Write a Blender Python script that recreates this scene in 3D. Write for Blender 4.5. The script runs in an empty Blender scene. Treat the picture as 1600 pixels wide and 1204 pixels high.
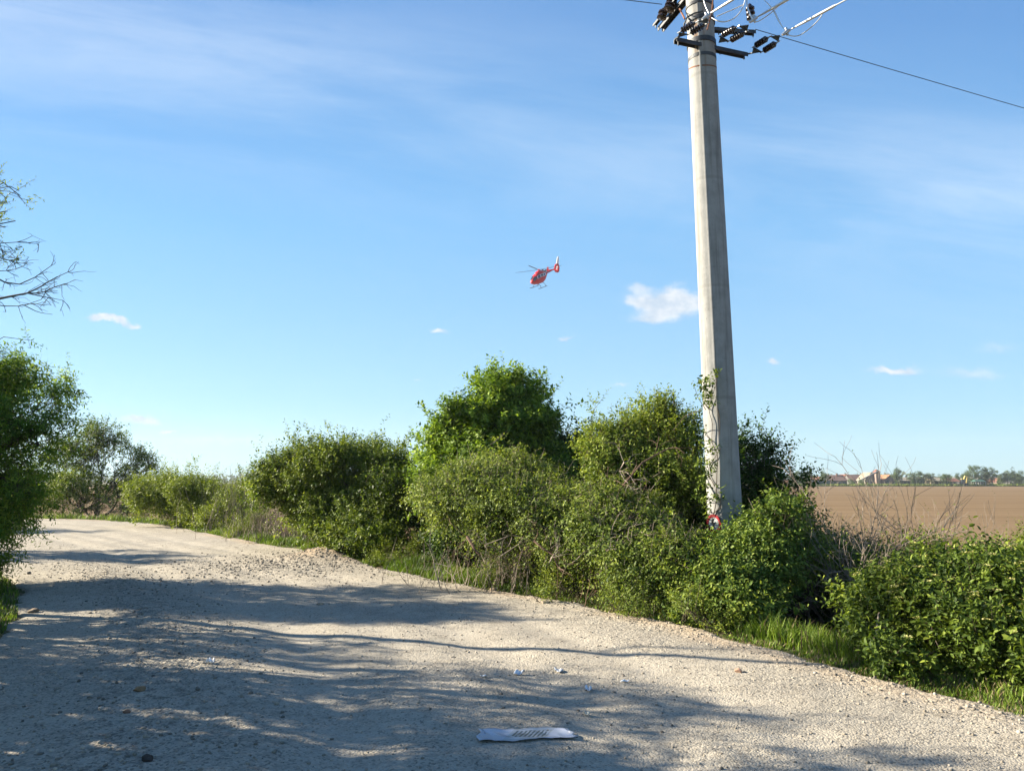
import bpy, bmesh, math, random
import numpy as np
from mathutils import Vector, Matrix
R = math.radians
PI = math.pi
random.seed(7)
rng = np.random.default_rng(11)
scene = bpy.context.scene
C = scene.collection

# ------------------------------------------------------------------ camera
FPX = 1202.0                       # focal length in pixels of the 1600 px wide photograph
PITCH = math.atan(148 / FPX)
EYE = 1.6
cam = bpy.data.cameras.new('camera')
cam.sensor_width = 36.0
cam.lens = 36.0 * FPX / 1600.0
cam.clip_start = 0.05
cam.clip_end = 20000
camo = bpy.data.objects.new('camera', cam)
camo.location = (0, 0, EYE)
camo.rotation_euler = (PI / 2 + PITCH, 0, 0)
C.objects.link(camo)
scene.camera = camo
SP, CP = math.sin(PITCH), math.cos(PITCH)

def at(px, py, Y):
    """world point seen at pixel px,py of the photograph, Y metres ahead"""
    v = (602 - py) / FPX
    dy = CP - SP * v
    t = Y / dy
    return Vector(((px - 800) / FPX * t, Y, EYE + (SP + CP * v) * t))

def on_ground(px, py, z=0.0):
    v = (602 - py) / FPX
    t = (z - EYE) / (SP + CP * v)
    return Vector(((px - 800) / FPX * t, (CP - SP * v) * t, z))

def mpp(px, py, Y):
    v = (602 - py) / FPX
    return Y / (CP - SP * v) / FPX

# ------------------------------------------------------------------ light and sky
SUN_EL, SUN_AZ = 24.0, -74.0       # azimuth from +Y towards +X
sunl = bpy.data.lights.new('sun', 'SUN')
sunl.energy = 5.0
sunl.angle = R(0.53)
sunl.color = (1.0, 0.895, 0.735)
suno = bpy.data.objects.new('sun', sunl)
sd = Vector((math.sin(R(SUN_AZ)) * math.cos(R(SUN_EL)), math.cos(R(SUN_AZ)) * math.cos(R(SUN_EL)), math.sin(R(SUN_EL))))
suno.rotation_euler = sd.to_track_quat('Z', 'Y').to_euler()
suno.location = sd * 50
C.objects.link(suno)

scene.view_settings.view_transform = 'Standard'
scene.view_settings.look = 'None'
scene.view_settings.exposure = 1.93
scene.view_settings.gamma = 1.0
scene.render.engine = 'CYCLES'
scene.cycles.max_bounces = 6
scene.cycles.transparent_max_bounces = 6
scene.cycles.use_denoising = True

world = bpy.data.worlds.new('World')
scene.world = world
world.use_nodes = True

class NT:
    """small helper for node trees"""
    def __init__(s, tree):
        s.t = tree
        s.n = tree.nodes
        s.l = tree.links
    def new(s, typ, **kw):
        n = s.n.new(typ)
        for k, v in kw.items():
            setattr(n, k, v)
        return n
    def put(s, sock, v):
        if hasattr(v, 'is_linked') or hasattr(v, 'links'):
            s.l.new(v, sock)
        else:
            if hasattr(sock.default_value, '__len__') and not hasattr(v, '__len__'):
                v = (v,) * len(sock.default_value)
            if hasattr(sock.default_value, '__len__') and len(sock.default_value) == 4 and len(v) == 3:
                v = (*v, 1)
            sock.default_value = v
    def m(s, op, a, b=0.0, c=0.0, clamp=False):
        n = s.new('ShaderNodeMath', operation=op, use_clamp=clamp)
        for i, v in enumerate((a, b, c)):
            s.put(n.inputs[i], v)
        return n.outputs[0]
    def noise(s, vec, scale, detail=4, rough=0.55, dist=0.0, out='Fac'):
        n = s.new('ShaderNodeTexNoise')
        if vec is not None:
            s.l.new(vec, n.inputs['Vector'])
        s.put(n.inputs['Scale'], scale); s.put(n.inputs['Detail'], detail)
        s.put(n.inputs['Roughness'], rough); s.put(n.inputs['Distortion'], dist)
        return n.outputs[out]
    def mix(s, fac, a, b, blend='MIX'):
        n = s.new('ShaderNodeMix', data_type='RGBA', blend_type=blend)
        s.put(n.inputs[0], fac); s.put(n.inputs[6], a); s.put(n.inputs[7], b)
        return n.outputs[2]
    def ramp(s, fac, stops):
        n = s.new('ShaderNodeValToRGB')
        s.l.new(fac, n.inputs[0])
        e = n.color_ramp.elements
        while len(e) < len(stops):
            e.new(0.5)
        for k, (p, c) in enumerate(stops):
            e[k].position = p
            e[k].color = (*c, 1) if len(c) == 3 else c
        return n.outputs[0]
    def rng(s, v, a, b, c=0.0, d=1.0, smooth=True):
        n = s.new('ShaderNodeMapRange', interpolation_type='SMOOTHSTEP' if smooth else 'LINEAR')
        for i, x in enumerate((v, a, b, c, d)):
            s.put(n.inputs[i], x)
        return n.outputs[0]
    def comb(s, x, y, z=0.0):
        n = s.new('ShaderNodeCombineXYZ')
        for i, v in enumerate((x, y, z)):
            s.put(n.inputs[i], v)
        return n.outputs[0]

def build_sky():
    w = NT(world.node_tree)
    w.n.clear()
    sky = w.new('ShaderNodeTexSky', sky_type='NISHITA')
    sky.sun_disc = False
    sky.sun_elevation = R(SUN_EL)
    sky.sun_rotation = R(SUN_AZ)
    sky.altitude = 100
    sky.air_density = 1.0
    sky.dust_density = 0.35
    sky.ozone_density = 2.2
    tc = w.new('ShaderNodeTexCoord')
    sep = w.new('ShaderNodeSeparateXYZ')
    w.l.new(tc.outputs['Generated'], sep.inputs[0])
    X, Y, Z = sep.outputs
    Yp = w.m('MAXIMUM', w.m('ABSOLUTE', Y), 0.02)
    U = w.m('DIVIDE', X, Yp)
    V = w.m('DIVIDE', Z, Yp)
    def uv(px, py):
        v = (602 - py) / FPX
        dy = CP - SP * v
        return (px - 800) / FPX / dy, (SP + CP * v) / dy
    # thin cirrus in stretched bands
    rot = R(-9)
    a = w.m('ADD', w.m('MULTIPLY', U, math.cos(rot)), w.m('MULTIPLY', V, math.sin(rot)))
    b = w.m('SUBTRACT', w.m('MULTIPLY', V, math.cos(rot)), w.m('MULTIPLY', U, math.sin(rot)))
    n1 = w.noise(w.comb(w.m('MULTIPLY', a, 0.9), w.m('MULTIPLY', b, 4.2), 3.1), 1.6, 7, 0.58, 0.5)
    n2 = w.noise(w.comb(w.m('MULTIPLY', a, 2.2), w.m('MULTIPLY', b, 15.0), 1.7), 1.5, 6, 0.6, 0.6)
    def band(u0, v0, u1, v1, wd, lo=None):
        # distance to a line in (u,v), gaussian falloff
        dx, dy = u1 - u0, v1 - v0
        L = math.hypot(dx, dy)
        d = w.m('DIVIDE', w.m('SUBTRACT', w.m('MULTIPLY', w.m('SUBTRACT', V, v0), dx / L), w.m('MULTIPLY', w.m('SUBTRACT', U, u0), dy / L)), wd)
        return w.m('EXPONENT', w.m('MULTIPLY', w.m('MULTIPLY', d, d), -1.0))
    b1 = band(*uv(200, 90), *uv(1300, 290), 0.13)
    b2 = band(*uv(900, 340), *uv(1600, 300), 0.09)
    b2 = w.m('MULTIPLY', b2, w.rng(U, 0.0, 0.5))
    cov = w.m('ADD', b1, w.m('MULTIPLY', b2, 0.75))
    cov = w.m('ADD', w.m('MULTIPLY', cov, 0.9), 0.04)
    tex = w.m('ADD', w.rng(n1, 0.28, 0.74), w.m('MULTIPLY', w.rng(n2, 0.35, 0.8), 0.30))
    left = w.rng(U, 0.2, -0.75, 1.0, 1.5)
    cirrus = w.m('MULTIPLY', w.m('MULTIPLY', cov, tex), left)
    cirrus = w.m('MULTIPLY', cirrus, 0.25, clamp=True)
    # fair-weather cumulus puffs
    dn = w.new('ShaderNodeTexNoise'); dn.inputs['Scale'].default_value = 22; dn.inputs['Detail'].default_value = 6
    dn.inputs['Roughness'].default_value = 0.62
    w.l.new(w.comb(U, w.m('MULTIPLY', V, 1.5), 0.4), dn.inputs['Vector'])
    ds = w.new('ShaderNodeSeparateXYZ'); w.l.new(dn.outputs['Color'], ds.inputs[0])
    Uw = w.m('ADD', U, w.m('MULTIPLY', w.m('SUBTRACT', ds.outputs[0], 0.5), 0.045))
    Vw = w.m('ADD', V, w.m('MULTIPLY', w.m('SUBTRACT', ds.outputs[1], 0.5), 0.034))
    def puff(px, py, rx, ry, g):
        u0, v0 = uv(px, py)
        k = 1.02 / FPX
        du = w.m('DIVIDE', w.m('SUBTRACT', Uw, u0), rx * k)
        dv = w.m('DIVIDE', w.m('SUBTRACT', Vw, v0), ry * k)
        r2 = w.m('ADD', w.m('MULTIPLY', du, du), w.m('MULTIPLY', dv, dv))
        return w.m('MULTIPLY', w.m('EXPONENT', w.m('MULTIPLY', r2, -1.0)), g)
    P = [(1040, 474, 40, 18, 1.1), (1000, 468, 26, 10, .9), (1072, 472, 34, 18, 1.0), (1000, 449, 22, 8, .7),
         (1035, 495, 42, 13, .9), (1058, 452, 18, 11, .5), (1010, 500, 24, 7, .4)]
    S = [(160, 497, 18, 6, .6), (185, 500, 16, 5, .55), (208, 506, 12, 4, .5), (218, 656, 30, 6, .55), (262, 671, 14, 3.5, .4),
         (686, 519, 12, 3.5, .45), (888, 530, 12, 3.5, .45), (1208, 562, 10, 4.5, .5), (1398, 578, 36, 5.5, .55),
         (1520, 583, 60, 10, .26), (1560, 545, 50, 12, .2), (655, 594, 10, 3, .25), (350, 690, 120, 10, .22), (972, 600, 16, 3, .3)]
    def total(L):
        acc = None
        for p in L:
            q = puff(*p)
            acc = q if acc is None else w.m('ADD', acc, q)
        return acc
    big = w.rng(w.m('ADD', total(P), w.m('MULTIPLY', w.m('SUBTRACT', ds.outputs[2], 0.5), 0.9)), 0.12, 1.25)
    small = w.rng(total(S), 0.06, 0.5, 0.0, 1.0)
    front = w.m('GREATER_THAN', Y, 0.0)
    cum = w.m('MULTIPLY', w.m('MAXIMUM', big, small), front, clamp=True)
    shade = w.rng(w.noise(w.comb(U, w.m('MULTIPLY', V, 1.6), 2.0), 34, 5, 0.6), 0.3, 0.7)
    ccol = w.mix(shade, (3.0, 3.5, 4.1), (4.6, 4.7, 4.8))
    tint = w.mix(1.0, sky.outputs[0], (0.71, 1.03, 1.14), 'MULTIPLY')
    grad = w.ramp(w.m('MULTIPLY', V, 0.7, clamp=True), [(0.0, (0.56, 0.78, 0.90)), (0.07, (0.43, 0.71, 0.95)), (0.24, (0.25, 0.57, 0.96)), (0.45, (0.16, 0.38, 0.78)), (1.0, (0.09, 0.24, 0.6))])
    grad = w.mix(1.0, grad, (4.6, 4.6, 4.65), 'MULTIPLY')
    col = w.mix(0.78, tint, grad)
    col = w.mix(cirrus, col, (4.4, 5.0, 5.6))
    col = w.mix(w.m('MULTIPLY', cum, 0.88), col, ccol)
    bg = w.new('ShaderNodeBackground')
    w.l.new(col, bg.inputs[0])
    bg.inputs[1].default_value = 0.056
    out = w.new('ShaderNodeOutputWorld')
    w.l.new(bg.outputs[0], out.inputs[0])
build_sky()

# ------------------------------------------------------------------ materials
MATS = {}
def mat(name, col, rough=0.7, metal=0.0, bump=0.0, bscale=20.0, var=0.0, vscale=4.0, col2=None, spec=0.3, coat=0.0):
    if name in MATS:
        return MATS[name]
    m = bpy.data.materials.new(name)
    m.use_nodes = True
    t = NT(m.node_tree)
    p = t.n['Principled BSDF']
    p.inputs['Roughness'].default_value = rough
    p.inputs['Metallic'].default_value = metal
    p.inputs['Specular IOR Level'].default_value = spec
    p.inputs['Coat Weight'].default_value = coat
    g = t.new('ShaderNodeTexCoord').outputs['Object']
    c2 = col2 if col2 else tuple(x * (1 - var) for x in col)
    n = t.noise(g, vscale, 5, 0.6)
    t.l.new(t.mix(t.rng(n, 0.35, 0.65), col, c2), p.inputs['Base Color'])
    if bump:
        b = t.new('ShaderNodeBump')
        b.inputs['Strength'].default_value = bump
        b.inputs['Distance'].default_value = 0.02
        t.l.new(t.noise(g, bscale, 5, 0.6), b.inputs['Height'])
        t.l.new(b.outputs[0], p.inputs['Normal'])
    MATS[name] = m
    return m

def leaf_mat(name, dark, mid, light, trans=0.35, rough=0.58, tcol=None, spec=0.18):
    m = bpy.data.materials.new(name)
    m.use_nodes = True
    t = NT(m.node_tree)
    p = t.n['Principled BSDF']
    dark, mid, light = (tuple(v * k for v in c) for c, k in ((dark, 0.62), (mid, 0.78), (light, 0.95)))  # ramp widened: dark leaves imitate shaded gaps between sunlit ones
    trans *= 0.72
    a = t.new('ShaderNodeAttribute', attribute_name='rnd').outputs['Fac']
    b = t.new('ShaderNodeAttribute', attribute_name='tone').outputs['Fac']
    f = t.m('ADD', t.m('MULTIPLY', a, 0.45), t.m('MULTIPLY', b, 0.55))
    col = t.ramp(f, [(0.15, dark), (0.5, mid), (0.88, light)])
    t.l.new(col, p.inputs['Base Color'])
    p.inputs['Roughness'].default_value = rough
    p.inputs['Specular IOR Level'].default_value = spec
    tr = t.new('ShaderNodeBsdfTranslucent')
    t.l.new(t.mix(1.0, col, tcol or (1.25, 1.25, 0.6), 'MULTIPLY'), tr.inputs[0])
    mx = t.new('ShaderNodeMixShader')
    mx.inputs[0].default_value = trans
    t.l.new(p.outputs[0], mx.inputs[1])
    t.l.new(tr.outputs[0], mx.inputs[2])
    t.l.new(mx.outputs[0], t.n['Material Output'].inputs[0])
    return m

def road_material():
    m = bpy.data.materials.new('gravel_road_surface')
    m.use_nodes = True
    t = NT(m.node_tree)
    p = t.n['Principled BSDF']
    pos = t.new('ShaderNodeNewGeometry').outputs['Position']
    big = t.noise(pos, 0.55, 5, 0.6, 0.3)
    med = t.noise(pos, 3.5, 5, 0.65)
    fine = t.noise(pos, 38, 5, 0.7)
    vor = t.new('ShaderNodeTexVoronoi'); vor.inputs['Scale'].default_value = 70; t.l.new(pos, vor.inputs['Vector'])
    vor2 = t.new('ShaderNodeTexVoronoi'); vor2.inputs['Scale'].default_value = 26; t.l.new(pos, vor2.inputs['Vector'])
    c = t.mix(t.rng(big, 0.35, 0.65), (0.362, 0.325, 0.256), (0.305, 0.276, 0.220))
    c = t.mix(t.m('MULTIPLY', t.rng(med, 0.45, 0.7), 0.55), c, (0.205, 0.180, 0.138))
    sv = t.new('ShaderNodeSeparateColor'); t.l.new(vor.outputs['Color'], sv.inputs[0])
    c = t.mix(t.m('MULTIPLY', t.rng(sv.outputs[0], 0.55, 1.0), 0.6), c, (0.42, 0.375, 0.30))
    c = t.mix(t.m('MULTIPLY', t.rng(sv.outputs[1], 0.72, 0.95), 0.7), c, (0.10, 0.088, 0.07))
    c = t.mix(t.m('MULTIPLY', t.rng(fine, 0.55, 0.75), 0.5), c, (0.155, 0.133, 0.103))
    # rough, less trodden strips carry darker clods: attribute 'rough' comes from the mesh
    ra = t.new('ShaderNodeAttribute', attribute_name='rough').outputs['Fac']
    cl = t.rng(t.noise(pos, 14, 5, 0.75), 0.48, 0.62)
    c = t.mix(t.m('MULTIPLY', t.m('MULTIPLY', cl, ra), 0.65), c, (0.09, 0.08, 0.065))
    tk = t.new('ShaderNodeAttribute', attribute_name='track').outputs['Fac']
    c = t.mix(t.m('MULTIPLY', tk, t.rng(t.noise(pos, 2.2, 4, 0.6), 0.3, 0.7)), c, (0.405, 0.366, 0.295))
    ora = t.new('ShaderNodeAttribute', attribute_name='sandy').outputs['Fac']
    c = t.mix(t.m('MULTIPLY', ora, 0.7), c, (0.36, 0.25, 0.145))
    t.l.new(c, p.inputs['Base Color'])
    p.inputs['Roughness'].default_value = 0.95
    p.inputs['Specular IOR Level'].default_value = 0.1
    h = t.m('ADD', t.m('MULTIPLY', vor.outputs['Distance'], -0.6), t.m('MULTIPLY', fine, 0.8))
    h = t.m('ADD', h, t.m('MULTIPLY', vor2.outputs['Distance'], t.m('ADD', t.m('MULTIPLY', ra, -1.6), -0.3)))
    h = t.m('ADD', h, t.m('MULTIPLY', med, 1.3))
    b = t.new('ShaderNodeBump')
    b.inputs['Strength'].default_value = 0.6
    b.inputs['Distance'].default_value = 0.016
    t.l.new(h, b.inputs['Height'])
    t.l.new(b.outputs[0], p.inputs['Normal'])
    return m

def field_material():
    m = bpy.data.materials.new('tilled_soil')
    m.use_nodes = True
    t = NT(m.node_tree)
    p = t.n['Principled BSDF']
    g = t.new('ShaderNodeNewGeometry').outputs['Position']
    s = t.new('ShaderNodeSeparateXYZ'); t.l.new(g, s.inputs[0])
    st = t.noise(t.comb(t.m('MULTIPLY', s.outputs[0], 0.02), t.m('MULTIPLY', s.outputs[1], 0.35), 0), 1.0, 6, 0.6, 0.2)
    row = t.m('SINE', t.m('ADD', t.m('MULTIPLY', s.outputs[1], 2.4), t.m('MULTIPLY', t.noise(g, 0.3, 2), 2.0)))
    clod = t.noise(g, 3.0, 6, 0.7)
    c = t.mix(t.rng(st, 0.35, 0.65), (0.150, 0.100, 0.053), (0.192, 0.132, 0.073))
    c = t.mix(t.m('MULTIPLY', t.rng(clod, 0.5, 0.8), 0.45), c, (0.10, 0.067, 0.04))
    c = t.mix(t.m('MULTIPLY', t.rng(row, 0.2, 1.0), 0.13), c, (0.095, 0.064, 0.04))
    t.l.new(c, p.inputs['Base Color'])
    p.inputs['Roughness'].default_value = 1.0
    p.inputs['Specular IOR Level'].default_value = 0.05
    b = t.new('ShaderNodeBump'); b.inputs['Strength'].default_value = 0.8; b.inputs['Distance'].default_value = 0.06
    t.l.new(t.m('ADD', clod, t.m('MULTIPLY', row, 0.3)), b.inputs['Height'])
    t.l.new(b.outputs[0], p.inputs['Normal'])
    return m

def ground_material():
    m = bpy.data.materials.new('verge_soil')
    m.use_nodes = True
    t = NT(m.node_tree)
    p = t.n['Principled BSDF']
    g = t.new('ShaderNodeNewGeometry').outputs['Position']
    c = t.mix(t.rng(t.noise(g, 1.3, 5, 0.6), 0.4, 0.6), (0.075, 0.085, 0.03), (0.16, 0.125, 0.075))
    c = t.mix(t.m('MULTIPLY', t.rng(t.noise(g, 17, 5, 0.7), 0.5, 0.7), 0.6), c, (0.07, 0.055, 0.035))
    t.l.new(c, p.inputs['Base Color'])
    p.inputs['Roughness'].default_value = 1.0
    p.inputs['Specular IOR Level'].default_value = 0.05
    b = t.new('ShaderNodeBump'); b.inputs['Strength'].default_value = 0.9; b.inputs['Distance'].default_value = 0.05
    t.l.new(t.noise(g, 14, 6, 0.7), b.inputs['Height'])
    t.l.new(b.outputs[0], p.inputs['Normal'])
    return m

# ------------------------------------------------------------------ object helpers
def link(name, me, m=None, parent=None):
    o = bpy.data.objects.new(name, me)
    C.objects.link(o)
    if m is not None:
        for k in (m if isinstance(m, (list, tuple)) else [m]):
            me.materials.append(k)
    if parent is not None:
        o.parent = parent
    return o

def empty(name, loc, label, cat, group=None):
    o = bpy.data.objects.new(name, None)
    o.empty_display_size = 0.2
    o.location = loc
    C.objects.link(o)
    o['label'] = label; o['category'] = cat
    if group: o['group'] = group
    return o

def tag(o, label=None, cat=None, group=None, kind=None):
    if label: o['label'] = label
    if cat: o['category'] = cat
    if group: o['group'] = group
    if kind: o['kind'] = kind
    return o

def np_mesh(name, V, F, nside, attrs=None, smooth=False):
    me = bpy.data.meshes.new(name)
    V = np.asarray(V, dtype=np.float32); F = np.asarray(F, dtype=np.int32)
    me.vertices.add(len(V)); me.vertices.foreach_set('co', V.ravel())
    me.loops.add(F.size); me.loops.foreach_set('vertex_index', F.ravel())
    me.polygons.add(len(F))
    me.polygons.foreach_set('loop_start', np.arange(0, F.size, nside, dtype=np.int32))
    me.polygons.foreach_set('loop_total', np.full(len(F), nside, dtype=np.int32))
    if attrs:
        for k, a in attrs.items():
            at_ = me.attributes.new(k, 'FLOAT', 'POINT')
            at_.data.foreach_set('value', np.asarray(a, dtype=np.float32))
    if smooth:
        me.polygons.foreach_set('use_smooth', np.ones(len(F), dtype=bool))
    me.update(calc_edges=True)
    return me

def grid_faces(nu, nv):
    i = np.arange(nu - 1)[:, None] * nv + np.arange(nv - 1)[None, :]
    return np.stack([i, i + nv, i + nv + 1, i + 1], -1).reshape(-1, 4)

class MB:
    """collects simple solids into one mesh"""
    def __init__(s):
        s.v = []; s.f = []; s.mi = []
    def add(s, v, f, k=0):
        o = len(s.v)
        s.v += [tuple(x) for x in v]
        s.f += [tuple(i + o for i in q) for q in f]
        s.mi += [k] * len(f)
        return s
    def box(s, x0, x1, y0, y1, z0, z1, k=0, M=None):
        v = [Vector(p) for p in ((x0, y0, z0), (x1, y0, z0), (x1, y1, z0), (x0, y1, z0), (x0, y0, z1), (x1, y0, z1), (x1, y1, z1), (x0, y1, z1))]
        if M is not None: v = [M @ p for p in v]
        return s.add(v, [(0, 3, 2, 1), (4, 5, 6, 7), (0, 1, 5, 4), (1, 2, 6, 5), (2, 3, 7, 6), (3, 0, 4, 7)], k)
    def tube(s, pts, rad, n=8, k=0, cap=True):
        pts = [Vector(p) for p in pts]
        if not hasattr(rad, '__len__'): rad = [rad] * len(pts)
        rings = []
        up = Vector((0.31, 0.17, 0.93))
        for i, p in enumerate(pts):
            d = (pts[min(i + 1, len(pts) - 1)] - pts[max(i - 1, 0)])
            if d.length < 1e-9: d = Vector((0, 0, 1))
            d.normalize()
            a = d.cross(up)
            if a.length < 0.05: a = d.cross(Vector((1, 0, 0)))
            a.normalize(); b = d.cross(a)
            rings.append([p + (a * math.cos(2 * PI * j / n) + b * math.sin(2 * PI * j / n)) * rad[i] for j in range(n)])
        v = [q for r in rings for q in r]
        f = [(i * n + j, i * n + (j + 1) % n, (i + 1) * n + (j + 1) % n, (i + 1) * n + j) for i in range(len(pts) - 1) for j in range(n)]
        if cap:
            f += [tuple(range(n - 1, -1, -1)), tuple((len(pts) - 1) * n + j for j in range(n))]
        return s.add(v, f, k)
    def lathe(s, a, b, prof, n=12, k=0):
        """prof: (t along a->b, radius)"""
        a, b = Vector(a), Vector(b)
        return s.tube([a.lerp(b, t) for t, r in prof], [r for t, r in prof], n, k)
    def beam(s, a, b, w, h, k=0, up=(0, 0, 1)):
        a, b = Vector(a), Vector(b)
        d = (b - a).normalized(); sx = d.cross(Vector(up)).normalized(); sz = sx.cross(d)
        v = []
        for p in (a, b):
            for i, j in ((-1, -1), (1, -1), (1, 1), (-1, 1)):
                v.append(p + sx * i * w / 2 + sz * j * h / 2)
        return s.add(v, [(3, 2, 1, 0), (4, 5, 6, 7), (0, 1, 5, 4), (1, 2, 6, 5), (2, 3, 7, 6), (3, 0, 4, 7)], k)
    def build(s, name, m, parent=None, smooth=False, bevel=0.0):
        me = bpy.data.meshes.new(name)
        me.from_pydata([tuple(p) for p in s.v], [], s.f)
        me.polygons.foreach_set('material_index', s.mi)
        if smooth:
            me.polygons.foreach_set('use_smooth', [True] * len(s.f))
        me.update()
        bm = bmesh.new(); bm.from_mesh(me)
        bmesh.ops.recalc_face_normals(bm, faces=bm.faces)
        if smooth:
            for e in bm.edges:
                if len(e.link_faces) == 2 and e.calc_face_angle(0) > 0.9: e.smooth = False
        bm.to_mesh(me); bm.free()
        return link(name, me, m, parent)

# value noise in numpy
_perm = rng.random((256, 256))
def vnoise(x, y, f):
    x = np.asarray(x) * f + 1000.3; y = np.asarray(y) * f + 1000.7
    xi = np.floor(x).astype(int); yi = np.floor(y).astype(int)
    fx = x - xi; fy = y - yi
    fx = fx * fx * (3 - 2 * fx); fy = fy * fy * (3 - 2 * fy)
    a = _perm[xi % 256, yi % 256]; b = _perm[(xi + 1) % 256, yi % 256]
    c = _perm[xi % 256, (yi + 1) % 256]; d = _perm[(xi + 1) % 256, (yi + 1) % 256]
    return (a * (1 - fx) + b * fx) * (1 - fy) + (c * (1 - fx) + d * fx) * fy - 0.5
def fbm(x, y, f, o=4):
    s = 0; a = 1
    for k in range(o):
        s = s + a * vnoise(x + 7.3 * k, y - 3.1 * k, f); f *= 2.03; a *= 0.5
    return s

# ------------------------------------------------------------------ terrain
RE = np.array([(3.3, -14), (3.75, -6), (3.85, 0), (3.72, 3.5), (3.44, 5.4), (3.02, 6.3), (2.42, 7.71), (1.5, 9.28), (0.44, 10.75), (-1.01, 12.4), (-2.3, 14.14),
               (-3.63, 16.47), (-6.58, 20.12), (-8.91, 23.17), (-13.04, 28.6), (-17.4, 31.6), (-22.5, 33.6), (-30, 35.2), (-44, 36), (-70, 35)], float)
LE = np.array([(-3.2, -14), (-3.5, -6), (-3.6, 0), (-3.75, 2.2), (-4.1, 4.6), (-4.7, 6.6), (-5.5, 8.6), (-6.6, 10.6), (-7.9, 12.4), (-9.3, 14.2), (-10.8, 16.2),
               (-12.6, 18.4), (-14.8, 20.6), (-17.2, 22.6), (-20, 24.4), (-23.5, 26), (-28, 27.2), (-34, 28), (-48, 28.5), (-70, 28)], float)
def catmull(P, n):
    P = np.vstack([2 * P[0] - P[1], P, 2 * P[-1] - P[-2]])
    out = []
    for i in range(1, len(P) - 2):
        t = np.linspace(0, 1, n, endpoint=False)[:, None]
        a, b, c, d = P[i - 1], P[i], P[i + 1], P[i + 2]
        out.append(0.5 * (2 * b + (c - a) * t + (2 * a - 5 * b + 4 * c - d) * t ** 2 + (3 * b - a - 3 * c + d) * t ** 3))
    out.append(P[-2][None])
    return np.vstack(out)
REs, LEs = catmull(RE, 6), catmull(LE, 6)
def sdist(x, y, L):
    """signed distance to polyline, positive on its right-hand side"""
    x = np.asarray(x, float); y = np.asarray(y, float)
    best = np.full(x.shape, 1e9); sg = np.ones(x.shape)
    for (ax, ay), (bx, by) in zip(L[:-1], L[1:]):
        dx, dy = bx - ax, by - ay
        l2 = dx * dx + dy * dy + 1e-12
        t = np.clip(((x - ax) * dx + (y - ay) * dy) / l2, 0, 1)
        qx, qy = x - ax - t * dx, y - ay - t * dy
        d = np.hypot(qx, qy)
        c = (x - ax) * dy - (y - ay) * dx
        k = d < best
        best = np.where(k, d, best); sg = np.where(k, np.sign(c), sg)
    return best * sg
def sstep(v, a, b):
    t = np.clip((v - a) / (b - a), 0, 1)
    return t * t * (3 - 2 * t)
def ground_z(x, y):
    x = np.atleast_1d(np.asarray(x, float)); y = np.atleast_1d(np.asarray(y, float))
    far = (np.abs(x) > 90) | (y > 90) | (y < -60)
    s = sdist(x, y, REs[::2]); l = -sdist(x, y, LEs[::2])
    z = -0.95 * sstep(s, 0.45, 3.4)
    z = z + 0.22 * sstep(l, 0.1, 1.6) - 0.9 * sstep(l, 4.5, 12)
    z = z + 0.06 * fbm(x, y, 0.9, 3) * np.where((s > 0.1) | (l > 0.1), 1, 0.15)
    return np.where(far, -0.95, z), s, l
def gz(x, y):
    return float(ground_z([x], [y])[0][0])

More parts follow.
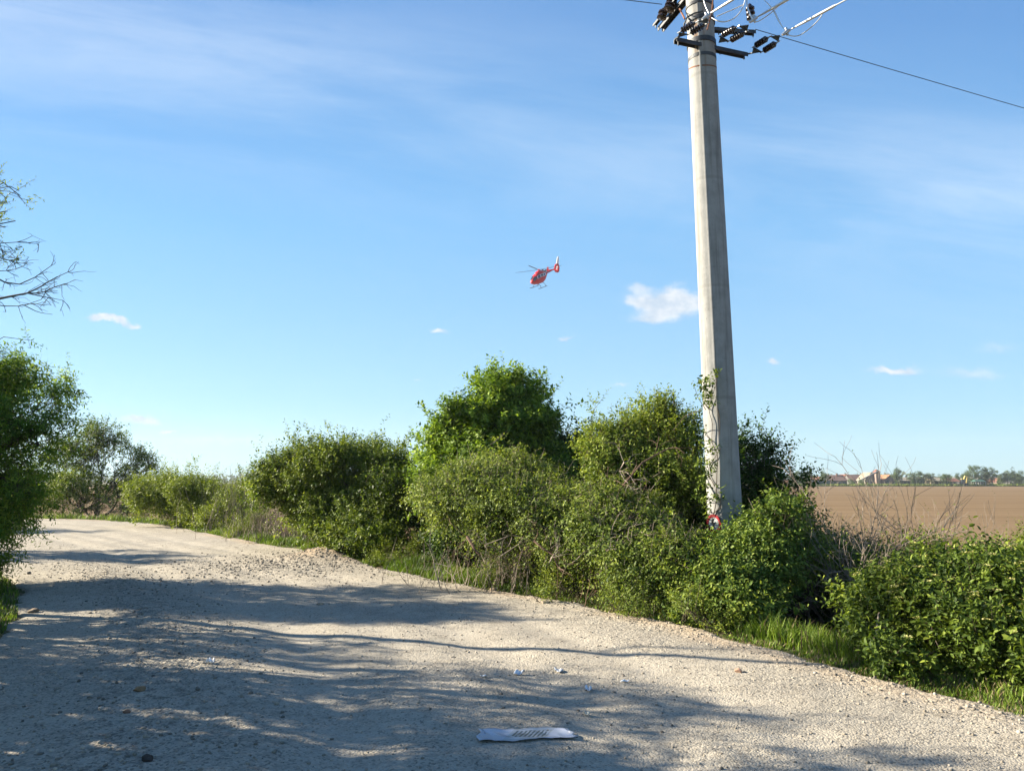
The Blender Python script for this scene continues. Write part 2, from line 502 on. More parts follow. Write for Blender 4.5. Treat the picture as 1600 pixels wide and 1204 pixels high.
def build_terrain():
    def axis(lo, hi, step, far, n):
        c = np.arange(lo, hi + 1e-6, step)
        g = np.geomspace(step, far, n)
        return np.concatenate([(lo - np.cumsum(g))[::-1], c, hi + np.cumsum(g)])
    xs = axis(-30, 14, 0.22, 1500, 34)
    ys = axis(-8, 42, 0.22, 1500, 34)
    X, Y = np.meshgrid(xs, ys, indexing='ij')
    z, s, l = ground_z(X.ravel(), Y.ravel())
    z = z - 0.10 * sstep(-np.maximum(s, l), 0.0, 0.5)
    z = np.where((s > 6) & (Y.ravel() < 400), z - 0.08, z)
    me = np_mesh('ground', np.stack([X.ravel(), Y.ravel(), z], -1), grid_faces(len(xs), len(ys)), 4, smooth=True)
    o = link('ground', me, ground_material()); tag(o, kind='structure')
    # road strip between the two edges
    ts = np.concatenate([np.linspace(0, 3, 60, endpoint=False), np.linspace(3, 9.5, 330, endpoint=False), np.linspace(9.5, 19, 240)])
    def ev(Ls):
        k = np.clip(ts * 6, 0, len(Ls) - 1); i = np.minimum(k.astype(int), len(Ls) - 2); f = (k - i)[:, None]
        return Ls[i] * (1 - f) + Ls[i + 1] * f
    A, B = ev(LEs), ev(REs)
    nv = 190
    w = np.linspace(-0.02, 1.015, nv)
    P = A[:, None, :] * (1 - w[None, :, None]) + B[:, None, :] * w[None, :, None]
    d = (B - A); d /= np.linalg.norm(d, axis=1)[:, None]
    jr = fbm(B[:, 0], B[:, 1], 1.7, 4) * 0.28; jl = fbm(A[:, 0] + 40, A[:, 1], 1.3, 4) * 0.35
    P += d[:, None, :] * (jr[:, None] * sstep(w, 0.8, 1.0)[None] + jl[:, None] * sstep(-w, -0.2, 0.0)[None])[..., None]
    x, y = P[..., 0].ravel(), P[..., 1].ravel()
    W = np.broadcast_to(w, (len(ts), nv)).ravel()
    z, s, l = ground_z(x, y)
    z = z + 0.012
    # wheel tracks, loose windrow between them, crumbly right edge
    track = 0
    for c0, dep, wd in ((0.40, 0.035, 0.045), (0.63, 0.03, 0.045), (0.78, 0.022, 0.035), (0.52, 0.012, 0.03)):
        e = np.exp(-((W - c0 - 0.03 * vnoise(x, y, 0.22)) / wd) ** 2)
        z -= dep * e
        track = track + 0.5 * e
    rough = np.exp(-((W - 0.22 - 0.05 * vnoise(x, y, 0.25)) / 0.075) ** 2) * sstep(y, 2.5, 5) * (1 - sstep(y, 13, 17))
    rough += 0.45 * np.exp(-((W - 0.985) / 0.04) ** 2) + 0.35 * sstep(fbm(x, y, 0.5, 3), 0.1, 0.5)
    mp = on_ground(500, 873); cp_ = on_ground(455, 884)
    pile = 0.8 * np.exp(-(((x - mp.x) * 0.8 + (y - mp.y) * -0.6) / 0.7) ** 2 - (((x - mp.x) * 0.6 + (y - mp.y) * 0.8) / 0.5) ** 2)
    coarse = np.exp(-((x - cp_.x) / 1.9) ** 2 - ((y - cp_.y) / 1.5) ** 2)
    rough = np.clip(rough + 1.0 * coarse, 0, 1)
    z += 0.03 * rough + fbm(x, y, 2.2, 4) * 0.012 + fbm(x, y, 9, 3) * (0.005 + 0.018 * rough)
    z += 0.22 * pile * (1 + 0.5 * fbm(x, y, 4, 3))
    edge = np.maximum(sstep(W, 0.985, 1.015), sstep(-W, -0.01, 0.02))
    z -= 0.07 * edge
    sandy = np.clip(pile * 1.2 + 0.5 * np.exp(-((W - 0.97) / 0.03) ** 2) * sstep(vnoise(x, y, 0.5), -0.1, 0.3), 0, 1)
    me = np_mesh('gravel_road', np.stack([x, y, z], -1), grid_faces(len(ts), nv), 4, {'rough': rough, 'sandy': sandy, 'track': np.clip(track, 0, .6)}, smooth=True)
    o = link('gravel_road', me, road_material()); tag(o, kind='structure')
    # ploughed field
    ysf = np.concatenate([np.linspace(-14, 60, 110), np.geomspace(61, 330, 60)])
    ex = np.interp(ysf, REs[:, 1][REs[:, 1].argsort()], REs[:, 0][REs[:, 1].argsort()])
    ex = np.where(ysf > 33, np.maximum(-22 - (ysf - 33) * 6, -260), ex)
    lo = np.maximum(ex + 5.5, -260)
    k = np.linspace(0, 1, 60)
    Xf = lo[:, None] + (420 - lo[:, None]) * (k[None] ** 2.2)
    Yf = np.broadcast_to(ysf[:, None], Xf.shape)
    zf = -0.93 + 0.03 * fbm(Xf, Yf, 0.4, 3) + 0.04 * np.sin(Yf * 0.11) - 0.25 * (k[None] < 0.01)
    Xf = Xf + 0.5 * fbm(Xf * 0 + 3, Yf, 0.6, 3) * (k[None] < 0.05)
    me = np_mesh('ploughed_field', np.stack([Xf.ravel(), Yf.ravel(), zf.ravel()], -1), grid_faces(len(ysf), 60), 4, smooth=True)
    o = link('ploughed_field', me, field_material()); tag(o, kind='structure')
build_terrain()

# ------------------------------------------------------------------ gravel and rocks
_ico = None
def ico():
    global _ico
    if _ico is None:
        bm = bmesh.new(); bmesh.ops.create_icosphere(bm, subdivisions=1, radius=1)
        _ico = (np.array([v.co[:] for v in bm.verts]), np.array([[v.index for v in f.verts] for f in bm.faces])); bm.free()
    return _ico
def build_gravel():
    V0, F0 = ico()
    pts = []
    def scatter(n, fn, size):
        q = fn(n)
        pts.append(np.column_stack([q, size[0] + (size[1] - size[0]) * rng.random(len(q)) ** 3]))
    def inroad(n, y0, y1, w0, w1, pw=1.0):
        # sample in strip coordinates
        yy = y0 + (y1 - y0) * rng.random(n) ** pw
        xr = np.interp(yy, REs[:, 1][:100], REs[:, 0][:100]); xl = np.interp(yy, LEs[:, 1][:108], LEs[:, 0][:108])
        w = w0 + (w1 - w0) * rng.random(n)
        return np.column_stack([xl + (xr - xl) * w, yy])
    scatter(9000, lambda n: inroad(n, 3.0, 20, 0.02, 1.0, 1.6), (0.003, 0.013))
    scatter(2500, lambda n: inroad(n, 3.0, 15, 0.12, 0.36, 1.4), (0.004, 0.019))
    scatter(1800, lambda n: inroad(n, 4.0, 17, 0.93, 1.01, 1.2), (0.003, 0.017))
    c = on_ground(455, 884)
    scatter(2400, lambda n: np.column_stack([c.x + rng.normal(0, 1.4, n), c.y + rng.normal(0, 1.1, n)]), (0.007, 0.026))
    c2 = on_ground(505, 872)
    scatter(700, lambda n: np.column_stack([c2.x + rng.normal(0, .7, n), c2.y + rng.normal(0, .45, n)]), (0.006, 0.03))
    P = np.vstack(pts)
    keep = (sdist(P[:, 0], P[:, 1], REs[::2]) < 0.25)
    P = P[keep]
    n = len(P)
    # height read from the road mesh
    from mathutils.bvhtree import BVHTree
    o = bpy.data.objects['gravel_road']
    me = o.data
    co = np.empty(len(me.vertices) * 3, np.float32); me.vertices.foreach_get('co', co); co = co.reshape(-1, 3)
    fi = np.empty(len(me.polygons) * 4, np.int32); me.polygons.foreach_get('vertices', fi)
    bvh = BVHTree.FromPolygons([tuple(p) for p in co.tolist()], [tuple(q) for q in fi.reshape(-1, 4).tolist()])
    def hz(x, y):
        h = bvh.ray_cast(Vector((x, y, 3)), Vector((0, 0, -1)))
        return h[0].z if h[0] is not None else gz(x, y)
    zz = np.array([hz(a, b) for a, b in P[:, :2]])
    sc = P[:, 2][:, None, None] * (0.7 + 0.6 * rng.random((n, 1, 3))) * np.array([1, 1, 0.72])
    V = V0[None] * (0.75 + 0.5 * rng.random((n, len(V0), 1))) * sc
    a = rng.random(n) * 2 * PI
    ca, sa = np.cos(a)[:, None], np.sin(a)[:, None]
    V = np.stack([V[..., 0] * ca - V[..., 1] * sa, V[..., 0] * sa + V[..., 1] * ca, V[..., 2]], -1)
    V += np.column_stack([P[:, 0], P[:, 1], zz + P[:, 2] * 0.25])[:, None, :]
    F = (F0[None] + (np.arange(n) * len(V0))[:, None, None]).reshape(-1, 3)
    m = bpy.data.materials.new('loose_gravel'); m.use_nodes = True
    t = NT(m.node_tree); p = t.n['Principled BSDF']
    at_ = t.new('ShaderNodeAttribute', attribute_name='rnd').outputs['Fac']
    t.l.new(t.ramp(at_, [(0.0, (0.09, 0.078, 0.062)), (0.35, (0.20, 0.172, 0.128)), (0.7, (0.30, 0.258, 0.195)), (1.0, (0.39, 0.345, 0.275))]), p.inputs['Base Color'])
    p.inputs['Roughness'].default_value = 0.9
    me = np_mesh('gravel', V.reshape(-1, 3), F, 3, {'rnd': np.repeat(rng.random(n), len(V0))})
    tag(link('gravel', me, m), kind='stuff')
    return hz
road_z = build_gravel()

def rock(px, py, r, label, col, flat=0.6, group=None):
    g = on_ground(px, py)
    bm = bmesh.new(); bmesh.ops.create_icosphere(bm, subdivisions=3, radius=1)
    sx, sy = 0.8 + random.random() * 0.5, 0.8 + random.random() * 0.4
    planes = [(Vector((random.gauss(0, 1), random.gauss(0, 1), random.gauss(0, 1))).normalized(), 0.62 + 0.3 * random.random()) for _ in range(9)]
    for v in bm.verts:
        for nrm, d in planes:
            k = v.co.dot(nrm)
            if k > d: v.co -= nrm * (k - d)
        v.co = Vector((v.co.x * sx, v.co.y * sy, v.co.z * flat)) * r * (1 + 0.03 * random.random())
    me = bpy.data.meshes.new('rock'); bm.to_mesh(me); bm.free()
    o = link('rock', me, mat('rock_' + str(col), col, 0.9, bump=0.6, bscale=40, var=0.35, vscale=18))
    o.location = (g.x, g.y, road_z(g.x, g.y) + r * flat * 0.55)
    o.rotation_euler.z = random.random() * 6
    return tag(o, label, 'rock', group or 'rocks lying loose on the gravel road')
rock(217, 1086, 0.048, 'brown stone lying alone in the shade in the lower left of the road', (0.30, 0.19, 0.10))
rock(52, 957, 0.055, 'dusty brown stone at the far left of the road below the overhanging tree', (0.24, 0.18, 0.12))
rock(230, 1195, 0.040, 'dark clod at the bottom edge of the picture', (0.06, 0.045, 0.035))
rock(197, 1122, 0.030, 'reddish brown pebble just below the brown stone', (0.20, 0.11, 0.07))
rock(500, 943, 0.055, 'pale flat stone on the sunlit road where the long shadows start', (0.42, 0.33, 0.24), 0.4)
rock(771, 924, 0.060, 'tan stone at the grass edge below the dark hollow', (0.46, 0.34, 0.22))
rock(852, 944, 0.045, 'pale stone on the crumbling road edge below the tangled shrub', (0.50, 0.40, 0.28))
rock(1154, 1052, 0.035, 'reddish stone on the sunlit road below the power pole', (0.40, 0.25, 0.17))
rock(45, 897, 0.05, 'grey stone in the shade of the left edge of the road', (0.20, 0.18, 0.15))

# ------------------------------------------------------------------ foliage engine
def unit(v):
    return v / (np.linalg.norm(v, axis=-1, keepdims=True) + 1e-9)

def leaf_mesh(name, base, dirv, nrm, L, Wd, rnd, tone, six=True, droop=0.12):
    n = len(base)
    d = unit(dirv); s = unit(np.cross(d, nrm)); k = np.cross(s, d)
    L = np.asarray(L)[:, None]; Wd = np.asarray(Wd)[:, None]
    if six:
        tpl = [(0, 0, 0), (0.30, -0.5, 0.10), (0.70, -0.40, 0.08), (1.0, 0, -droop), (0.70, 0.40, 0.08), (0.30, 0.5, 0.10)]
        F0 = np.array([[0, 1, 2, 3], [0, 3, 4, 5]])
    else:
        tpl = [(0, 0, 0), (0.42, -0.5, 0.12), (1.0, 0, -droop), (0.42, 0.5, 0.12)]
        F0 = np.array([[0, 1, 2, 3]])
    nv = len(tpl)
    V = np.empty((n, nv, 3))
    for j, (a, b, c) in enumerate(tpl):
        V[:, j] = base + d * (a * L) + s * (b * Wd) + k * (c * (Wd if c > 0 else L))
    F = (F0[None] + (np.arange(n) * nv)[:, None, None]).reshape(-1, 4)
    return np_mesh(name, V.reshape(-1, 3), F, 4, {'rnd': np.repeat(rnd, nv), 'tone': np.repeat(tone, nv)})

def tubes_np(paths, radii, sides=4):
    """many short polylines with the same number of points: paths (n,k,3), radii (n,k)"""
    n, k, _ = paths.shape
    d = np.empty_like(paths)
    d[:, 1:-1] = paths[:, 2:] - paths[:, :-2]; d[:, 0] = paths[:, 1] - paths[:, 0]; d[:, -1] = paths[:, -1] - paths[:, -2]
    d = unit(d)
    a = unit(np.cross(d, np.array([0.31, 0.2, 0.92]))); b = np.cross(d, a)
    ang = np.arange(sides) * 2 * PI / sides
    V = paths[:, :, None, :] + (a[:, :, None, :] * np.cos(ang)[None, None, :, None] + b[:, :, None, :] * np.sin(ang)[None, None, :, None]) * radii[:, :, None, None]
    idx = np.arange(n * k * sides).reshape(n, k, sides)
    F = np.stack([idx[:, :-1, :], np.roll(idx, -1, 2)[:, :-1, :], np.roll(idx, -1, 2)[:, 1:, :], idx[:, 1:, :]], -1).reshape(-1, 4)
    return V.reshape(-1, 3), F

def join_np(parts):
    Vs, Fs, o = [], [], 0
    for V, F in parts:
        Vs.append(V); Fs.append(F + o); o += len(V)
    return np.vstack(Vs), np.vstack(Fs)

def curved(a, b, k, wob, sag=0.0):
    """(n,3) starts and ends -> (n,k,3) wobbly paths"""
    t = np.linspace(0, 1, k)[None, :, None]
    P = a[:, None] * (1 - t) + b[:, None] * t
    L = np.linalg.norm(b - a, axis=1)[:, None, None]
    w = rng.normal(0, 1, (len(a), k, 3)); w[:, 0] = 0; w[:, -1] = 0
    P = P + w * wob * L
    P[..., 2] += (sag * L * 4 * t * (1 - t))[..., 0]
    return P

BARK = mat('bark', (0.11, 0.085, 0.06), 0.9, bump=0.5, bscale=30, var=0.4, vscale=8)
BARKR = mat('reddish_bark', (0.17, 0.105, 0.07), 0.9, bump=0.4, bscale=30, var=0.4, vscale=8)
BARKP = mat('pale_dead_wood', (0.34, 0.28, 0.22), 0.9, bump=0.4, bscale=40, var=0.45, vscale=9)
BARKG = mat('grey_bark', (0.10, 0.095, 0.085), 0.9, bump=0.5, bscale=30, var=0.4, vscale=8)

def clump_points(blobs, n, shell=0.22, rag=0.28, freq=2.6, upw=0.0, per=24, cl=None):
    """leaf clusters: tufts of shoots gathered round cluster centres in the outer crown"""
    nc = max(6, n // per)
    par = list(range(len(blobs)))
    ext = list(blobs)
    for q, b in enumerate(blobs):          # tufts that break the outline of every lobe
        for _ in range(4):
            d = rng.normal(0, 1, 3); d[2] = abs(d[2]) * 0.9 + 0.1; d /= np.linalg.norm(d)
            f = 0.20 + 0.20 * rng.random()
            ext.append((b[0] + d * b[1] * (0.86 + 0.25 * rng.random()), b[1].mean() * f * np.array([1, 1, 1.15]), b[2] * 1.5)); par.append(q)
    P, D, T, I = clump_raw(ext, nc, shell, rag, freq, upw)
    I = np.array(par)[I]
    if cl is None:
        cl = 0.13 + 0.11 * float(np.mean([b[1].mean() for b in blobs]))
    size = cl * (0.55 + 0.9 * rng.random(len(P)))
    ctone = np.clip(0.5 + 0.35 * (T - 0.5) + rng.normal(0, 0.22, len(P)), 0, 1)
    k = rng.choice(len(P), n, p=size ** 1.5 / (size ** 1.5).sum())
    o = unit(rng.normal(0, 1, (n, 3))) * (rng.random((n, 1)) ** 0.45)
    pos = P[k] + o * size[k][:, None] * np.array([1, 1, 0.8])
    d = unit(D[k] * 0.6 + o * 0.9)
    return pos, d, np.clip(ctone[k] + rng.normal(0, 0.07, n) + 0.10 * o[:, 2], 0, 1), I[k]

def clump_raw(blobs, n, shell=0.22, rag=0.28, freq=2.6, upw=0.0):
    """points in the outer part of a union of ragged ellipsoids; returns pos, outward dir, tone"""
    cen = np.array([b[0] for b in blobs]); rad = np.array([b[1] for b in blobs])
    wt = (rad[:, 0] * rad[:, 2] + rad[:, 1] * rad[:, 2]) ** 1.0
    wt *= np.array([b[2] for b in blobs])
    wt /= wt.sum()
    out = []
    tot = 0
    ph = rng.random((3, 4)) * 6.28
    while tot < n:
        m = int((n - tot) * 1.6) + 50
        i = rng.choice(len(blobs), m, p=wt)
        d = unit(rng.normal(0, 1, (m, 3)) + np.array([0, 0, upw]))
        q = cen[i] * 1.0
        # lumpy radius
        lum = 0
        for j in range(4):
            fj = freq * (1 + j * 0.9)
            lum = lum + np.sin(d[:, 0] * fj + ph[0, j] + i * 1.7) * np.sin(d[:, 1] * fj + ph[1, j] + i * 2.9) * np.sin(d[:, 2] * fj + ph[2, j] + i) / (1 + j * 0.4)
        u = np.abs(rng.normal(0, shell, m))
        r = (1 + rag * lum) * np.clip(1 - u, 0.15, 1) * np.where(rng.random(m) < 0.16, 1.0 + 0.26 * rng.random(m), 1.0)
        pos = q + d * rad[i] * r[:, None]
        # drop what is buried deep inside another blob
        ok = np.ones(m, bool)
        for c, rr in zip(cen, rad):
            ok &= (((pos - c) / (rr * 0.68)) ** 2).sum(1) > 1
        ok |= rng.random(m) < 0.12
        tone = np.clip(0.5 + 0.35 * lum + rng.normal(0, 0.12, m), 0, 1)
        out.append(np.column_stack([pos, unit(d / rad[i]), tone, i])[ok])
        tot += int(ok.sum())
    o = np.vstack(out)[:n]
    return o[:, :3], o[:, 3:6], o[:, 6], o[:, 7].astype(int)

def sprigs(name, root, pos, outd, tone, m, leaves=9, slen=0.3, L=0.06, ratio=0.5, up=0.5, six=True, spread=0.8, droop=0.12, grav=0.0, part='foliage', jit=0.35, lab=None):
    """leafy shoots: each sprig is a short axis with alternate leaves"""
    n = len(pos)
    ax = unit(outd * 0.8 + np.array([0, 0, up]) + rng.normal(0, jit, (n, 3)))
    SL = slen * (0.55 + 0.9 * rng.random(n))
    k = np.arange(leaves) / max(1, leaves - 1)
    t = k[None, :] * SL[:, None]
    base = pos[:, None] + ax[:, None] * t[..., None]
    base[..., 2] -= grav * t ** 2 / slen
    ang = np.arange(leaves)[None, :] * 2.4 + rng.random((n, 1)) * 6.28
    a = unit(np.cross(ax, np.array([0.2, 0.1, 0.97]))); b = np.cross(ax, a)
    rad = a[:, None] * np.cos(ang)[..., None] + b[:, None] * np.sin(ang)[..., None]
    ld = unit(ax[:, None] * 0.55 + rad * spread + rng.normal(0, 0.25, (n, leaves, 3)))
    ld[..., 2] -= grav * 0.6
    # leaves hold their face up towards the light, loosely
    nm = unit(np.array([0, 0, 1.0]) + 0.45 * outd[:, None] + rng.normal(0, 0.45, (n, leaves, 3)))
    LL = L * (0.6 + 0.6 * rng.random((n, leaves))) * (1 - 0.35 * k[None, :] ** 2)
    W = LL * ratio * (0.85 + 0.3 * rng.random((n, leaves)))
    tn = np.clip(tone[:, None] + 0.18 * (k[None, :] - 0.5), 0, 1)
    N = n * leaves
    base = base.reshape(N, 3) - np.array(root.location)[None]
    me = leaf_mesh(part, base, ld.reshape(N, 3), nm.reshape(N, 3), LL.ravel(), W.ravel(), rng.random(N), tn.ravel(), six, droop)
    o = link(part, me, m, root)
    if lab: o['label'] = lab
    return ax, SL

def woody(root, pos, ax, SL, bi, blobs, base, m, part='branches', twigs=1.0, stem_r=0.035, nsub=26, twig_r=0.0028, nstem=None):
    ro = np.array(root.location)
    parts = []
    n = len(pos)
    j = rng.random(n) < twigs
    tp = np.stack([pos[j] - ax[j] * 0.18, pos[j], pos[j] + ax[j] * (SL[j] * 0.5)[:, None], pos[j] + ax[j] * (SL[j] * 0.95)[:, None]], 1)
    r = np.broadcast_to(np.array([1.3, 1.0, 0.7, 0.35]) * twig_r, (len(tp), 4))
    parts.append(tubes_np(tp, r, 3))
    cen = np.array([b[0] for b in blobs])
    # limbs: base -> blob centres
    st = np.array([base[k % len(base)] for k in range(len(cen))], float)
    st = st + rng.normal(0, 0.05, st.shape)
    K = 9
    P = curved(st, cen, K, 0.035, 0.10)
    rr = np.linspace(stem_r, stem_r * 0.38, K)[None] * (0.7 + 0.5 * rng.random((len(cen), 1)))
    parts.append(tubes_np(P, np.broadcast_to(rr, (len(cen), K)), 6))
    # secondary boughs
    for q in range(len(cen)):
        ids = np.where(bi == q)[0]
        if len(ids) == 0: continue
        ids = rng.choice(ids, min(nsub, len(ids)), replace=False)
        s0 = P[q][rng.integers(3, K, len(ids))]
        S = curved(s0, pos[ids], 6, 0.05, 0.04)
        rs = np.linspace(stem_r * 0.32, twig_r * 1.2, 6)[None]
        parts.append(tubes_np(S, np.broadcast_to(rs, (len(ids), 6)), 4))
    V, F = join_np(parts)
    me = np_mesh(part, V - ro[None], F, 4, smooth=True)
    return link(part, me, m, root)

TIPS = {}
def blob_px(px, py, Y, rpx, rpy, ry=None, w=1.0):
    c = at(px, py, Y); k = mpp(px, py, Y)
    return (np.array(c), np.array([rpx * k, ry if ry else rpx * k * 0.8, rpy * k]), w)

def shrub(name, label, cat, base, blobs, leafm, barkm, nspr, leaves=9, slen=0.28, L=0.06, ratio=0.5, up=0.5, six=True, shell=0.22,
          rag=0.28, freq=2.6, upw=0.0, group=None, stem_r=0.035, nsub=26, twigs=0.15, grav=0.0, droop=0.12, spread=0.9, twig_r=0.0022, per=24, cl=None,
          crown='foliage', wood='branches', tshift=0.0):
    z0 = gz(base[0][0], base[0][1])
    root = empty(name, (base[0][0], base[0][1], z0), label, cat, group)
    pos, outd, tone, bi = clump_points(blobs, nspr, shell, rag, freq, upw, per, cl)
    tone = np.clip(tone + tshift, 0, 1)
    keep = pos[:, 2] > ground_z(pos[:, 0], pos[:, 1])[0] - 0.02
    pos, outd, tone, bi = pos[keep], outd[keep], tone[keep], bi[keep]
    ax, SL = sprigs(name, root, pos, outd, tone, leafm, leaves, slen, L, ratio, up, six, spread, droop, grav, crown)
    bs = [(b[0], b[1], gz(b[0], b[1]) - 0.05) for b in base]
    woody(root, pos, ax, SL, bi, blobs, bs, barkm, wood, twigs, stem_r, nsub, twig_r)
    TIPS[root.name] = (pos + ax * SL[:, None], outd)
    return root

def mass_points(poly, yf, T, n, cl, per=22, lump=0.35, solid=1.0, inset=0.1, stray=60):
    """clusters filling a plant of measured outline (given at its own distance) and real thickness T"""
    Q = np.array(poly, float)
    def inside(p):
        c = np.zeros(len(p), bool)
        for (x0, y0), (x1, y1) in zip(Q, np.roll(Q, -1, 0)):
            k = ((y0 > p[:, 1]) != (y1 > p[:, 1])) & (p[:, 0] < (x1 - x0) * (p[:, 1] - y0) / (y1 - y0 + 1e-9) + x0)
            c ^= k
        return c
    def edge(p):
        best = np.full(len(p), 1e9); g = np.zeros((len(p), 2))
        for a, b in zip(Q, np.roll(Q, -1, 0)):
            d = b - a
            t = np.clip(((p - a) @ d) / (d @ d + 1e-9), 0, 1)
            v = p - (a + t[:, None] * d)
            r = np.hypot(v[:, 0], v[:, 1])
            k = r < best
            best = np.where(k, r, best); g[k] = -(v[k] / (r[k][:, None] + 1e-6))
        return best, g
    cl *= 0.82
    nc = max(12, n // per)
    pts = np.zeros((0, 2))
    kpx = float(np.mean([yf(a, b) for a, b in Q])) / FPX
    lo, hi = Q.min(0), Q.max(0)
    while len(pts) < nc:
        p = lo + (hi - lo) * rng.random((nc * 2, 2))
        p = p[inside(p)]
        e, _ = edge(p)
        w = (e * kpx > inset * (0.1 + 1.5 * rng.random(len(e)))).astype(float)
        pts = np.vstack([pts, p[rng.random(len(p)) < w]])
    pts = pts[:nc]
    e, g = edge(pts)
    ymid = np.array([yf(a, b) for a, b in pts])
    k = ymid / FPX
    em = e * k                                   # metres from the outline
    R_ = T * 0.9
    q = 1 - np.clip(em / R_, 0, 1)
    th = T * np.sqrt(np.clip(1 - q * q, 0.02, 1))
    u = rng.random(nc)
    side = np.where(u < 0.62 * solid, -1.0, np.where(u < 0.82, 1.0, rng.uniform(-1, 1, nc)))
    dep = side * th * (0.80 + 0.2 * rng.random(nc))
    wx = pts[:, 0] * k; wz = pts[:, 1] * k
    lm = fbm(wx, wz, 1.5, 3)
    dep = dep + lump * lm * 2.6
    Y = ymid + dep
    sc = Y / ymid
    P = np.array([at(a, b, yy)[:] for (a, b), yy in zip(pts, ymid)])
    # move along depth at constant height and offset, so the real outline keeps its size
    P[:, 1] = Y; P[:, 0] *= 1 + (sc - 1) * 0.75; P[:, 2] = EYE + (P[:, 2] - EYE) * (1 + (sc - 1) * 0.75)
    D = np.column_stack([g[:, 0] * q, side * (1 - 0.7 * q), -g[:, 1] * q + 0.25])
    D = unit(D)
    size = cl * (0.55 + 0.9 * rng.random(nc)) * (0.65 + 0.35 * np.clip(em / cl, 0, 1))
    tone = np.clip(0.5 + 0.25 * lm - 0.0 + rng.normal(0, 0.20, nc), 0, 1)
    # stray shoots: little chains of tufts growing out of the surface
    edgy = np.where(em < inset * 2.6)[0]
    xp, xd, xs, xt = [], [], [], []
    for q_ in rng.choice(edgy, min(stray, len(edgy)), replace=False) if len(edgy) else []:
        d_ = np.array([g[q_, 0] * -1.0, 0, g[q_, 1] * 1.0])
        d_ = np.array([-g[q_, 0], rng.normal(0, .4), g[q_, 1]]) * -1
        d_ = unit(d_ + np.array([0, 0, 0.5]) + rng.normal(0, 0.3, 3))
        L_ = inset * (1.2 + 2.2 * rng.random() ** 2)
        for t_ in np.linspace(0.25, 1, 4):
            xp.append(P[q_] + d_ * L_ * t_); xd.append(d_); xs.append(cl * (0.42 - 0.26 * t_)); xt.append(min(1, tone[q_] + 0.15))
    if xp:
        P = np.vstack([P, xp]); D = np.vstack([D, xd]); size = np.concatenate([size, xs]); tone = np.concatenate([tone, xt])
    kk = rng.choice(len(P), n, p=size ** 1.5 / (size ** 1.5).sum())
    o = unit(rng.normal(0, 1, (n, 3))) * (rng.random((n, 1)) ** 0.45)
    pos = P[kk] + o * size[kk][:, None] * np.array([1, 1, 0.8])
    d = unit(D[kk] * 0.6 + o * 0.9)
    # limb ends: a handful of well-spread interior clusters
    m = np.where(em > np.quantile(em, 0.35))[0]      # (stray shoots excluded)
    sel = [rng.choice(m)]
    for _ in range(9):
        dist = np.min(np.linalg.norm(P[m][:, None] - P[sel][None], axis=2), axis=1)
        sel.append(m[np.argmax(dist * (0.7 + 0.3 * rng.random(len(m))))])
    nodes = P[sel]
    bi = np.argmin(np.linalg.norm(pos[:, None] - nodes[None], axis=2), axis=1)
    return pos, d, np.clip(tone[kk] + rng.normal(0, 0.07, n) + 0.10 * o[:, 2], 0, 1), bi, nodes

def mass(name, label, cat, base, poly, yf, T, leafm, barkm, nspr, leaves=9, slen=0.24, L=0.07, ratio=0.5, up=0.5, six=False, cl=0.28, per=22, lump=0.35,
         group=None, stem_r=0.035, nsub=26, twigs=0.15, grav=0.0, droop=0.12, spread=0.9, twig_r=0.0022, tshift=0.0, solid=1.0, stray=60):
    z0 = gz(base[0][0], base[0][1])
    root = empty(name, (base[0][0], base[0][1], z0), label, cat, group)
    pos, outd, tone, bi, nodes = mass_points(poly, yf, T, nspr, cl, per, lump, solid, 0.45 * cl + 0.40 * slen, stray)
    tone = np.clip(tone + tshift, 0, 1)
    keep = pos[:, 2] > ground_z(pos[:, 0], pos[:, 1])[0] - 0.02
    # the shoots have been cut back in front of the warning plate on the pole
    sp = np.array(at(1115, 812, 10.15)[:]); dv = -sp + np.array([0, 0, EYE]); dv = dv / np.linalg.norm(dv)
    tt = np.clip((pos - sp) @ dv, -0.2, 3.0)
    keep &= np.linalg.norm(pos - sp - tt[:, None] * dv, axis=1) > 0.27
    pos, outd, tone, bi = pos[keep], outd[keep], tone[keep], bi[keep]
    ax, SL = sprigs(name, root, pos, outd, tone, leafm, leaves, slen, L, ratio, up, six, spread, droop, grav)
    bs = [(b[0], b[1], gz(b[0], b[1]) - 0.05) for b in base]
    woody(root, pos, ax, SL, bi, [(c, None, 1) for c in nodes], bs, barkm, 'branches', twigs, stem_r, nsub, twig_r)
    TIPS[root.name] = (pos + ax * SL[:, None], outd)
    return root

LF_BRIGHT = leaf_mat('leaf_fresh_green', (0.062, 0.120, 0.020), (0.155, 0.255, 0.032), (0.30, 0.40, 0.05), 0.48)
LF_FRESH = leaf_mat('leaf_mid_green', (0.050, 0.100, 0.018), (0.125, 0.198, 0.032), (0.26, 0.32, 0.055), 0.38)
LF_YELLOW = leaf_mat('leaf_yellow_green', (0.085, 0.135, 0.018), (0.17, 0.23, 0.026), (0.27, 0.32, 0.04), 0.42)
LF_OLIVE = leaf_mat('leaf_olive_green', (0.050, 0.092, 0.016), (0.135, 0.200, 0.026), (0.28, 0.33, 0.045), 0.42)
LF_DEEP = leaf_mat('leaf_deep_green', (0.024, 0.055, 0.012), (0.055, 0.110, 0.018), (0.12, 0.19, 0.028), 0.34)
LF_TANGLE = leaf_mat('leaf_dusty_green', (0.065, 0.112, 0.022), (0.165, 0.228, 0.035), (0.32, 0.37, 0.065), 0.40)
LF_WILLOW = leaf_mat('leaf_willow_green', (0.085, 0.17, 0.025), (0.17, 0.29, 0.04), (0.32, 0.40, 0.06), 0.6)
